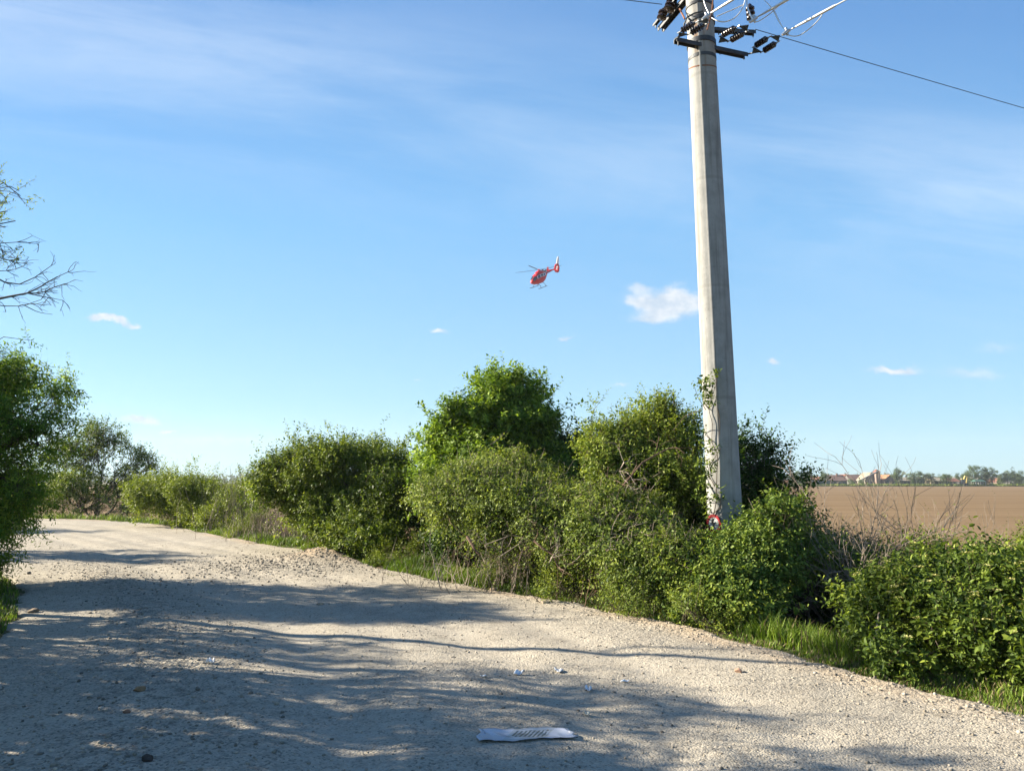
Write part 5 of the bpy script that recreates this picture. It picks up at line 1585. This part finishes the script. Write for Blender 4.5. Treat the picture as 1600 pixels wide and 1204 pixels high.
# ------------------------------------------------------------------ helicopter
def helicopter():
    D = 153.0
    hub = Vector((0, 0, 0))
    # basis vectors in camera space (right, up, toward camera)
    f = Vector((-0.575, -0.31, 0.76)).normalized()
    n = Vector((-0.05, 0.955, 0.28)); n = (n - f * n.dot(f)).normalized()
    l = n.cross(f)
    cm = Matrix.Rotation(PI / 2 + PITCH, 3, 'X')
    Rm = cm @ Matrix((f, l, n)).transposed()
    hubpos = camo.location + cm @ Vector(((842 - 800) / FPX * D, (602 - 421.5) / FPX * D, -D))
    root = empty('helicopter', hubpos - Rm @ Vector((0, 0, 2.1)), 'red and white rescue helicopter flying with its nose dipped towards the left', 'helicopter')
    root.rotation_mode = 'QUATERNION'
    root.rotation_quaternion = Rm.to_quaternion()
    RED = mat('helicopter_red_paint', (0.60, 0.004, 0.014), 0.5, coat=0.0, var=0.08)
    WHT = mat('helicopter_white_paint', (0.82, 0.80, 0.80), 0.3, coat=0.5, var=0.05)
    GLS = mat('helicopter_dark_glass', (0.03, 0.035, 0.04), 0.06, spec=0.9, var=0.1)
    BLK = mat('helicopter_dark_parts', (0.03, 0.035, 0.04), 0.5, var=0.2)
    # stations: x, half width, bottom z, top z, superellipse exponent
    st = [(2.95, 0.06, 0.10, 0.22, 2), (2.8, 0.32, -0.12, 0.45, 2.2), (2.45, 0.55, -0.30, 0.78, 2.4), (2.0, 0.70, -0.42, 1.12, 2.6), (1.5, 0.77, -0.50, 1.38, 2.8),
          (0.9, 0.80, -0.55, 1.50, 3.0), (0.2, 0.80, -0.56, 1.52, 3.0), (-0.6, 0.78, -0.52, 1.50, 2.8), (-1.3, 0.70, -0.30, 1.46, 2.6), (-1.9, 0.52, 0.10, 1.40, 2.4), (-2.4, 0.34, 0.55, 1.30, 2.2), (-2.8, 0.24, 0.76, 1.24, 2)]
    def ring(x, w, z0, z1, e, n=28, off=0.0):
        zc, h = (z0 + z1) / 2, (z1 - z0) / 2
        out = []
        for j in range(n):
            a = 2 * PI * j / n
            c, s = math.cos(a), math.sin(a)
            out.append((x, (w + off) * math.copysign(abs(c) ** (2 / e), c), zc + (h + off) * math.copysign(abs(s) ** (2 / e), s)))
        return out
    def loft(stn, name, m, n=28, part_parent=root):
        V = [p for s in stn for p in ring(*s, n=n)]
        F = [(i * n + j, i * n + (j + 1) % n, (i + 1) * n + (j + 1) % n, (i + 1) * n + j) for i in range(len(stn) - 1) for j in range(n)]
        F += [tuple(range(n)), tuple((len(stn) - 1) * n + j for j in range(n))]
        return MB().add(V, F).build(name, m, part_parent, True)
    fus = loft(st, 'fuselage', RED)
    def interp(x):
        xs = [s[0] for s in st][::-1]
        return [float(np.interp(x, xs, [s[k] for s in st][::-1])) for k in (1, 2, 3, 4)]
    def patch(name, x0, x1, a0, a1, m, off, taper=0.0, mirror=True, parent=root):
        for sgn in ((1, -1) if mirror else (1,)):
            nx, na = 12, 8; V = []
            for i in range(nx):
                x = x0 + (x1 - x0) * i / (nx - 1)
                w, z0, z1, e = interp(x)
                zc, h = (z0 + z1) / 2, (z1 - z0) / 2
                for j in range(na):
                    a = R(a0 + taper * i / (nx - 1) + (a1 - a0 - taper * i / (nx - 1)) * j / (na - 1))
                    c, s = math.cos(a), math.sin(a)
                    V.append((x, sgn * (w + off) * math.copysign(abs(c) ** (2 / e), c), zc + (h + off) * math.copysign(abs(s) ** (2 / e), s)))
            F = [(i * na + j, i * na + j + 1, (i + 1) * na + j + 1, (i + 1) * na + j) for i in range(nx - 1) for j in range(na - 1)]
            MB().add(V, F).build(name, m, parent, True)
    patch('white_band', 1.7, -1.5, 10, 50, WHT, 0.012)
    patch('windscreen', 2.62, 1.85, 14, 86, GLS, 0.02)
    patch('door_window', 1.55, 0.75, 8, 44, GLS, 0.022)
    patch('cabin_window', 0.55, -0.35, 12, 44, GLS, 0.022)
    patch('cabin_window', -0.55, -1.1, 14, 40, GLS, 0.022)
    loft([(1.25, 0.12, 1.30, 1.48, 2), (0.95, 0.42, 1.3, 1.72, 2.4), (0.4, 0.52, 1.3, 1.90, 2.4), (-0.4, 0.54, 1.3, 1.92, 2.4), (-1.2, 0.48, 1.25, 1.80, 2.4), (-1.8, 0.34, 1.2, 1.62, 2.2), (-2.2, 0.14, 1.15, 1.42, 2)], 'engine_cowling', RED, 20)
    for s in (-1, 1):
        MB().tube([(-1.5, 0.3 * s, 1.62), (-2.05, 0.42 * s, 1.66)], [0.14, 0.17], 12).build('exhaust_pipe', BLK, root, True)
    boom = loft([(-2.2, 0.30, 0.72, 1.28, 2), (-3.6, 0.22, 0.86, 1.26, 2), (-5.0, 0.17, 0.98, 1.26, 2), (-6.0, 0.14, 1.02, 1.26, 2)], 'tail_boom', RED, 18)
    # fan-in-fin tail
    mb = MB(); N = 28; V = []
    for (yy, rr) in ((0.17, 0.52), (0.17, 0.80), (0.09, 0.92), (-0.09, 0.92), (-0.17, 0.80), (-0.17, 0.52)):
        for j in range(N):
            a = 2 * PI * j / N
            V.append((-6.62 + rr * math.cos(a), yy, 1.18 + rr * math.sin(a)))
    F = [(k * N + j, k * N + (j + 1) % N, ((k + 1) % 6) * N + (j + 1) % N, ((k + 1) % 6) * N + j) for k in range(6) for j in range(N)]
    shr = mb.add(V, F).build('tail_fan_shroud', RED, root, True)
    mb = MB()
    mb.tube([(-6.62, 0.12, 1.18), (-6.62, -0.12, 1.18)], 0.16, 12)
    for k in range(10):
        a = 2 * PI * k / 10
        mb.beam((-6.62 + .1 * math.cos(a), 0, 1.18 + .1 * math.sin(a)), (-6.62 + .52 * math.cos(a), 0, 1.18 + .52 * math.sin(a)), 0.04, 0.09, up=(0, 1, 0.3))
    mb.build('tail_fan', WHT, shr)
    def fin(name, prof, th, m):
        k = len(prof)
        V = [(x, th / 2, z) for x, z in prof] + [(x, -th / 2, z) for x, z in prof]
        F = [tuple(range(k)), tuple(range(2 * k - 1, k - 1, -1))] + [(j, (j + 1) % k, k + (j + 1) % k, k + j) for j in range(k)]
        return MB().add(V, F).build(name, m, root)
    fin('tail_fin', [(-6.05, 1.75), (-6.55, 2.2), (-7.1, 3.35), (-7.55, 3.40), (-7.5, 2.6), (-7.35, 1.6), (-6.9, 1.95), (-6.4, 1.98)], 0.14, WHT)
    fin('lower_fin', [(-6.4, 0.42), (-6.9, 0.15), (-7.2, 0.18), (-7.25, 0.9), (-6.9, 0.45)], 0.10, RED)
    MB().box(-5.35, -4.85, -1.3, 1.3, 1.06, 1.12).build('tailplane', RED, root)
    for s in (-1, 1):
        k = 5; pr = [(-4.8, 0.95), (-5.0, 1.6), (-5.45, 1.65), (-5.5, 0.8), (-5.0, 0.75)]
        V = [(x, s * 1.3 + 0.03, z) for x, z in pr] + [(x, s * 1.3 - 0.03, z) for x, z in pr]
        F = [tuple(range(k)), tuple(range(2 * k - 1, k - 1, -1))] + [(j, (j + 1) % k, k + (j + 1) % k, k + j) for j in range(k)]
        MB().add(V, F).build('end_plate', RED, root)
        MB().tube([(2.1, s * 1.0, -1.12), (1.9, s * 1.0, -1.25), (1.4, s * 1.0, -1.28), (-1.1, s * 1.0, -1.28)], 0.055, 8).build('skid', BLK, root, True)
    for x in (1.05, -0.6):
        MB().tube([(x, -1.0, -1.28), (x, -0.75, -0.75), (x, -0.4, -0.55), (x, 0.4, -0.55), (x, 0.75, -0.75), (x, 1.0, -1.28)], 0.045, 8).build('cross_tube', BLK, root, True)
    MB().tube([(0, 0, 1.8), (0, 0, 2.18)], [0.16, 0.11], 12).build('rotor_mast', BLK, root, True)
    rt = MB().tube([(0, 0, 2.04), (0, 0, 2.2)], 0.24, 14).build('rotor_hub', RED, root, True)
    # blade directions from the photograph expressed in the rotor plane
    u = Vector((-37, -6, 14)); w = Vector((-14, 10, -36))
    a0 = math.atan2(u.dot(l), u.dot(f))
    for k in range(4):
        a = a0 + k * PI / 2
        d = Vector((math.cos(a), math.sin(a), 0)); s = Vector((-math.sin(a), math.cos(a), 0))
        V = []; pr = [(0.2, 0.06, 0.10), (0.9, 0.06, 0.07), (1.0, 0.19, 0.05), (4.7, 0.18, 0.04), (5.1, 0.08, 0.02)]
        for r_, c, th in pr:
            p = d * r_ + Vector((0, 0, 2.12 + 0.012 * r_ * r_ * 0.5))
            V += [p + s * c, p + Vector((0, 0, th / 2)), p - s * c, p - Vector((0, 0, th / 2))]
        F = [(i * 4 + j, i * 4 + (j + 1) % 4, (i + 1) * 4 + (j + 1) % 4, (i + 1) * 4 + j) for i in range(len(pr) - 1) for j in range(4)] + [(0, 1, 2, 3), (16, 17, 18, 19)]
        MB().add(V, F).build('rotor_blade', BLK, root)
helicopter()

# ------------------------------------------------------------------ village beyond the field
VZ = -0.95
def vx(px, Y): return (px - 800) / FPX * (Y * CP + (VZ - EYE) * SP)
def vh(y, Y): return at(800, y, Y).z - VZ
GLASS = mat('far_window_glass', (0.03, 0.04, 0.05), 0.15, spec=0.6)
def wallm(k, c):
    c = tuple(0.5 * v for v in c)
    return mat('wall_' + k, c, 0.9, bump=0.1, bscale=2, var=0.18, vscale=0.4)
def roofm(k, c):
    if c: c = tuple(0.58 * v for v in c)
    return mat('roof_' + k, c, 0.85, bump=0.2, bscale=5, var=0.3, vscale=0.6)
def house(px0, px1, ywall, yroof, Y, wc, rc, label, depth=9, along=True, windows=3, name='house', cat='house', group='village houses beyond the field', chimney=False, door=True):
    x0, x1 = vx(px0, Y), vx(px1, Y); hw, hr = vh(ywall, Y), vh(yroof, Y)
    cx = (x0 + x1) / 2; w = (x1 - x0) / 2
    root = empty(name, (cx, Y, VZ), label, cat, group)
    mb = MB()
    if along:   # ridge parallel to the picture
        pr = [(-w, 0), (w, 0)]
        V = [(-w, 0, 0), (w, 0, 0), (w, depth, 0), (-w, depth, 0), (-w, 0, hw), (w, 0, hw), (w, depth, hw), (-w, depth, hw), (-w, depth / 2, hr - .1), (w, depth / 2, hr - .1)]
        mb.add(V, [(0, 1, 5, 4), (1, 2, 6, 9, 5), (2, 3, 7, 6), (3, 0, 4, 8, 7)])
        mb.build('wall', wc, root)
        o = 0.4; th = 0.14
        V = [(-w - o, -o, hw - .12), (w + o, -o, hw - .12), (w + o, depth / 2, hr), (-w - o, depth / 2, hr), (w + o, depth + o, hw - .12), (-w - o, depth + o, hw - .12)]
        V += [(a, b, c + th) for a, b, c in V]
        mb = MB().add(V, [(0, 1, 2, 3), (3, 2, 4, 5), (6, 7, 8, 9), (9, 8, 10, 11), (0, 1, 7, 6), (1, 2, 8, 7), (2, 4, 10, 8), (4, 5, 11, 10), (5, 3, 9, 11), (3, 0, 6, 9)])
    else:       # gable facing the camera
        V = [(-w, 0, 0), (w, 0, 0), (w, depth, 0), (-w, depth, 0), (-w, 0, hw), (w, 0, hw), (w, depth, hw), (-w, depth, hw), (0, 0, hr - .1), (0, depth, hr - .1)]
        mb.add(V, [(0, 1, 5, 8, 4), (1, 2, 6, 5), (2, 3, 7, 9, 6), (3, 0, 4, 7)])
        mb.build('wall', wc, root)
        o = 0.4; th = 0.14
        V = [(-w - o, -o, hw - .15), (0, -o, hr), (w + o, -o, hw - .15), (-w - o, depth + o, hw - .15), (0, depth + o, hr), (w + o, depth + o, hw - .15)]
        V += [(a, b, c + th) for a, b, c in V]
        mb = MB().add(V, [(0, 1, 4, 3), (1, 2, 5, 4), (6, 7, 10, 9), (7, 8, 11, 10), (0, 1, 7, 6), (1, 2, 8, 7), (3, 4, 10, 9), (4, 5, 11, 10), (0, 3, 9, 6), (2, 5, 11, 8)])
    rf = mb.build('roof', rc, root)
    if chimney:
        MB().box(w * 0.3, w * 0.3 + 0.6, depth / 2 - 1.2, depth / 2 - 0.6, hw, hr + 0.8).build('chimney', wallm('brick', (0.32, 0.16, 0.11)), rf)
    for k in range(windows):
        x = -w + 2 * w * (k + 0.7) / (windows + 0.4); s = min(0.55, w * 0.2)
        MB().box(x - s, x + s, -0.04, 0.02, hw * 0.42, hw * 0.8).build('window', GLASS, root)
    if door and windows:
        MB().box(-w * 0.92, -w * 0.92 + 0.9, -0.05, 0.02, 0, min(2.0, hw * 0.8)).build('door', mat('far_door', (0.12, 0.07, 0.04), 0.7, var=.2), root)
    return root
cream = wallm('cream', (0.50, 0.44, 0.36)); white = wallm('white', (0.70, 0.68, 0.64)); brn = wallm('brown', (0.33, 0.24, 0.19)); gry = wallm('grey', (0.34, 0.32, 0.30)); pink = wallm('pink', (0.55, 0.38, 0.31)); ochre = wallm('ochre', (0.50, 0.42, 0.28))
redr = roofm('red', (0.36, 0.155, 0.10)); brnr = roofm('brown', (0.26, 0.155, 0.12)); creamr = roofm('cream', (0.46, 0.40, 0.29)); grn = roofm('green', (0.07, 0.17, 0.13)); orr = roofm('orange', (0.55, 0.27, 0.14)); gryr = roofm('grey', (0.38, 0.36, 0.35))
Yv = 345
house(1226, 1244, 755, 750, 338, pink, orr, 'low shed with pale orange roof at the left end of the village', 6, True, 0, door=False)
house(1268, 1298, 749.5, 744.5, Yv + 25, cream, orr, 'low house with orange roof behind the green screen wall', 8, True, 3)
house(1294, 1324, 750.5, 742, Yv, brn, brnr, 'wide brown-walled house with dull red roof left of the village', 10, True, 4, chimney=True)
house(1316, 1334, 748, 741, Yv + 20, white, redr, 'small white house with red roof behind the wide brown house', 8, False, 2)
house(1330, 1350, 750, 741.5, Yv + 10, gry, brnr, 'grey house with dark brown roof just left of the sloping conveyor', 9, True, 3)
house(1352, 1372, 750, 738, Yv, cream, creamr, 'pale gabled house under the sloping conveyor', 8, False, 1)
house(1368, 1386, 749, 742, Yv + 6, brn, gryr, 'brown shed with grey roof right of the conveyor tower', 8, True, 3)
house(1383, 1400, 749, 741.5, Yv, pink, orr, 'pink-walled gabled house with orange roof right of the conveyor', 8, False, 2)
house(1409, 1425, 750.5, 748.5, Yv - 4, cream, creamr, 'low flat cream building right of the round green tree', 7, True, 2)
house(1400, 1470, 747.5, 745.5, Yv + 60, ochre, creamr, 'long low hall with cream roof behind the grey-green trees', 14, True, 6)
house(1460, 1474, 751, 746, Yv - 2, ochre, creamr, 'ochre barn with pale roof between two trees', 8, True, 2)
house(1484, 1500, 752, 747.5, Yv, white, redr, 'small house with red roof left of the yellow digger', 7, True, 3)
house(1496, 1546, 749.5, 745.5, Yv + 30, gry, creamr, 'long grey-brown hall with cream roof behind the yellow digger', 14, True, 6)
house(1558, 1572, 752, 746.5, Yv + 20, pink, redr, 'small pink house with red roof between the right-hand trees', 8, False, 1)
house(1578, 1594, 753.5, 750, Yv + 4, gry, gryr, 'dark grey shed near the right edge', 6, True, 2)

def prism_wall(name, px0, px1, ytop, Y, th, m, label, cat, ybot=None):
    x0, x1 = vx(px0, Y), vx(px1, Y); h = vh(ytop, Y)
    root = empty(name, ((x0 + x1) / 2, Y, VZ), label, cat)
    w = (x1 - x0) / 2
    MB().box(-w, w, 0, th, 0.05, h - 0.06).build('panel', m, root)
    n = max(3, int(w * 2 / 3)); mb = MB()
    for k in range(n + 1):
        x = -w + 2 * w * k / n
        mb = MB(); mb.box(x - 0.06, x + 0.06, -0.03, th + 0.03, 0, h); mb.build('post', gry, root)
    return root
prism_wall('screen_wall', 1270, 1297, 750.5, 336, 0.15, roofm('green', None), 'long green screen wall at the left of the village', 'fence')
prism_wall('boundary_wall', 1522, 1640, 757.2, 333, 0.2, wallm('palewall', (0.62, 0.55, 0.42)), 'low pale boundary wall along the far field edge at the right', 'wall')
prism_wall('boundary_wall', 1300, 1402, 756.2, 337, 0.2, wallm('greywall', (0.34, 0.33, 0.30)), 'low grey boundary wall in front of the village houses', 'wall')

def conveyor():
    Y = 342
    c = vx(1374, Y)
    root = empty('loading_conveyor', (c, Y, VZ), 'sloping conveyor with a narrow pale tower rising above the village roofs', 'conveyor')
    P = lambda px, y: Vector((vx(px, Y) - c, 0, vh(y, Y)))
    mb = MB(); mb.beam(P(1342, 751.5), P(1373, 736.2), 0.9, 0.55); mb.build('belt', gryr, root)
    for px, y in ((1350, 747), (1360, 742.5)):
        MB().beam(P(px, 757.5), P(px, y + .7), 0.3, 0.3, up=(0, 1, 0)).build('support_leg', gry, root)
    w = vx(1377.5, Y) - c
    MB().box(-0.9, w, 0.6, 3.2, 0, vh(737.5, Y)).build('tower', pink, root)
    h = vh(737.5, Y)
    MB().add([(-1.3, 0.3, h + .02), (w + .4, 0.3, h + .02), (w + .4, 3.5, h + .02), (-1.3, 3.5, h + .02), (-0.2, 1.2, h + 1.3), (w - .5, 1.2, h + 1.0), (w - .5, 2.6, h + 1.0), (-0.2, 2.6, h + 1.3)],
             [(0, 1, 2, 3), (4, 5, 6, 7), (0, 1, 5, 4), (1, 2, 6, 5), (2, 3, 7, 6), (3, 0, 4, 7)]).build('tower_head', redr, root)
conveyor()
def digger():
    Y = 333; c = vx(1503, Y)
    YEL = mat('digger_yellow', (0.60, 0.44, 0.13), 0.5, var=0.2); DK = mat('digger_dark', (0.05, 0.05, 0.05), 0.7, var=.2)
    root = empty('excavator', (c, Y, VZ), 'yellow excavator with raised folded arm working at the far edge of the field', 'excavator')
    P = lambda px, y, yy=0.0: Vector((vx(px, Y) - c, yy, vh(y, Y)))
    for s in (-1, 1):
        MB().tube([(-1.7, s * 0.9, 0.15 + .3), (-1.4, s * 0.9, .45), (1.4, s * 0.9, .45), (1.7, s * .9, .45)], [0.3, 0.45, 0.45, 0.3], 10).build('track', DK, root, True)
    MB().box(-1.6, 1.0, -1.1, 1.1, 0.95, 1.8).build('body', DK, root)
    cb = MB().box(-0.2, 1.0, -1.0, 0.2, 1.82, 2.9).build('cab', GLASS, root)
    MB().box(-0.3, 1.1, -1.1, 0.3, 2.92, 3.05).build('cab_roof', YEL, cb)
    MB().beam(P(1505, 753), P(1509, 743.5), 0.4, 0.55, up=(0, 1, 0)).build('boom', YEL, root)
    MB().beam(P(1508.5, 743.5), P(1513.5, 744.2), 0.4, 0.5, up=(0, 1, 0)).build('boom', YEL, root)
    MB().beam(P(1513, 743.5), P(1510.5, 755), 0.35, 0.5, up=(0, 1, 0)).build('stick', YEL, root)
    MB().add([P(1509, 754.5, -.6), P(1512.5, 754.5, -.6), P(1513, 757.5, -.6), P(1510, 758, -.6), P(1509, 754.5, .6), P(1512.5, 754.5, .6), P(1513, 757.5, .6), P(1510, 758, .6)],
             [(0, 1, 2, 3), (4, 5, 6, 7), (0, 1, 5, 4), (1, 2, 6, 5), (2, 3, 7, 6), (3, 0, 4, 7)]).build('bucket', DK, root)
digger()
def shelter():
    Y = 334; c = vx(1529, Y)
    root = empty('open_shelter', (c, Y, VZ), 'green-roofed open shelter right of the yellow excavator', 'shelter')
    w = vx(1537, Y) - c; h = vh(752, Y)
    MB().add([(-w, -2, h), (w, -2, h), (w, 2, h), (-w, 2, h), (-w * .8, 0, h + .9), (w * .8, 0, h + .9)], [(0, 1, 2, 3), (0, 1, 5, 4), (1, 2, 5), (2, 3, 4, 5), (3, 0, 4)]).build('roof', grn, root)
    for k in range(5):
        x = -w * .9 + 1.8 * w * k / 4
        for y in (-1.8, 1.8):
            MB().box(x - .08, x + .08, y - .08, y + .08, 0, h).build('post', white, root)
shelter()

def far_tree(px, ytop, wpx, Y, label, dens=1.0, conic=False, tone=0.0, m=None, lean=0):
    x = vx(px, Y); h = vh(ytop, Y); r = wpx / 2 * mpp(px, 750, Y)
    root = empty('village_tree', (x, Y, VZ), label, 'tree', 'trees among the village houses')
    bl = []
    for k in range(7):
        t = k / 6
        rr = r * ((1.0 - 0.75 * t) if conic else (0.62 + 0.2 * math.sin(t * PI)))
        a = random.random() * 6.28; q = 0 if conic else r * 0.4 * random.random()
        bl.append((np.array([x + q * math.cos(a) + lean * t, Y + q * math.sin(a), VZ + h * (0.22 + 0.66 * t)]), np.array([rr, rr, h * 0.2]), 1.0))
    n = int(900 * dens * max(0.5, r / 2.5) * max(.6, h / 5))
    pos, outd, tn, bi = clump_points(bl, n, 0.4, 0.3, 3.6, per=14, cl=0.55)
    sprigs('t', root, pos, outd, np.clip(tn + tone, 0, 1), m or LF_FAR, 5, 0.5, 0.32, 0.6, 0.4, False, part='crown')
    MB().tube([(0, 0, -0.1), (0.1, 0, h * 0.3), (lean * .6, 0, h * 0.75)], [0.22, 0.16, 0.05], 7).build('trunk', BARKG, root, True)
TR = [(1246, 739, 20, 336, 'bright tree at the left end of the village just right of the dark pole-side leaves', 1, False, .1), (1265, 737, 12, 338, 'slim olive tree left of the green screen wall', 1, False, 0),
      (1290, 741, 16, 340, 'rounded dull green tree at the right end of the green screen wall', 1, False, -.2), (1286, 734, 7, 344, 'thin high tuft of a tree above the green screen wall', .4, False, 0),
      (1403, 732.5, 13, 338, 'free-standing fresh green tree right of the orange-roofed house', 1, False, .15), (1436, 738, 17, 337, 'wide grey-green tree left of the ochre barn', 1, False, -.1),
      (1452, 741, 18, 337, 'lower grey-green tree beside the wide grey-green tree', 1, False, -.1), (1424, 743, 9, 342, 'small dark tree beside the low cream building', 1, False, -.2),
      (1479, 742, 16, 337, 'dark bushy tree right of the ochre barn', 1, False, -.25), (1497, 741, 7, 352, 'small pointed tree behind the red-roofed house left of the digger', 1, True, -.2),
      (1508, 740, 10, 350, 'light green tree behind the excavator', 1, False, .2), (1522, 729, 20, 339, 'tallest tree right of the excavator leaning left', 1, False, 0), (1535, 731, 18, 340, 'tall bushy tree joined to the tallest tree', 1, False, -.1),
      (1551, 733, 17, 339, 'tall tree with ragged top right of the two tallest', 1, False, 0), (1564, 742, 8, 345, 'small tree in front of the pink house', 1, False, 0),
      (1575, 737, 14, 338, 'rounded tree with a pale crown near the right edge', 1, False, .1), (1584, 733, 8, 341, 'narrow conical conifer near the right edge', 1, True, -.3),
      (1597, 735, 12, 339, 'dark conifer cut by the right edge of the picture', 1, True, -.3), (1591, 740, 9, 340, 'low tree between the two conifers', 1, False, 0),
      (1345, 750, 10, 337, 'low bush before the grey house', .8, False, 0), (1330, 751, 8, 336, 'pale low bush before the white house', .8, False, .3), (1470, 744, 9, 350, 'small dark tree behind the ochre barn', 1, False, -.2)]
for a in TR:
    far_tree(a[0], a[1], a[2], a[3], a[4], a[5], a[6], a[7], lean=-1.2 if a[0] == 1522 else 0)
# tree belt on the horizon and rough grass at the village foot
def horizon_belt():
    n = 9000
    x = rng.uniform(-1300, 1300, n); y = 900 + 60 * rng.random(n)
    h = 5 + 6 * np.abs(fbm(x, y * 0 + 3, 0.01, 4)) * 1.6 + 3 * rng.random(n)
    z = VZ + h * rng.random(n)
    base = np.column_stack([x, y, z])
    me = leaf_mesh('distant_wood', base, unit(rng.normal(0, 1, (n, 3))), unit(rng.normal(0, 1, (n, 3))), np.full(n, 4.5), np.full(n, 3.5), rng.random(n), rng.random(n) * .6, False)
    tag(link('distant_wood', me, LF_FAR), kind='stuff')
    n = 14000
    x = rng.uniform(vx(1200, 330), vx(1640, 330), n); y = 331.5 + 10 * rng.random(n) ** 1.5
    base = np.column_stack([x, y, np.full(n, VZ - 0.02)])
    d = np.column_stack([rng.normal(0, .3, n), rng.normal(0, .3, n), np.ones(n)])
    me = leaf_mesh('rough_grass', base, d, rng.normal(0, 1, (n, 3)), 0.5 + 0.9 * rng.random(n) ** 2, np.full(n, .3), rng.random(n), rng.random(n), False)
    tag(link('rough_grass', me, LF_TANGLE), kind='stuff')
horizon_belt()

# ------------------------------------------------------------------ the air: thin haze over the plain
def haze():
    m = bpy.data.materials.new('thin_haze'); m.use_nodes = True
    t = NT(m.node_tree); t.n.remove(t.n['Principled BSDF'])
    v = t.new('ShaderNodeVolumePrincipled')
    v.inputs['Color'].default_value = (0.80, 0.88, 0.95, 1)
    v.inputs['Density'].default_value = 0.00022
    v.inputs['Anisotropy'].default_value = 0.2
    t.l.new(v.outputs[0], t.n['Material Output'].inputs['Volume'])
    o = MB().box(-1330, 1330, -150, 1000, -2.4, 55).build('haze', m)
    tag(o, kind='stuff')
haze()
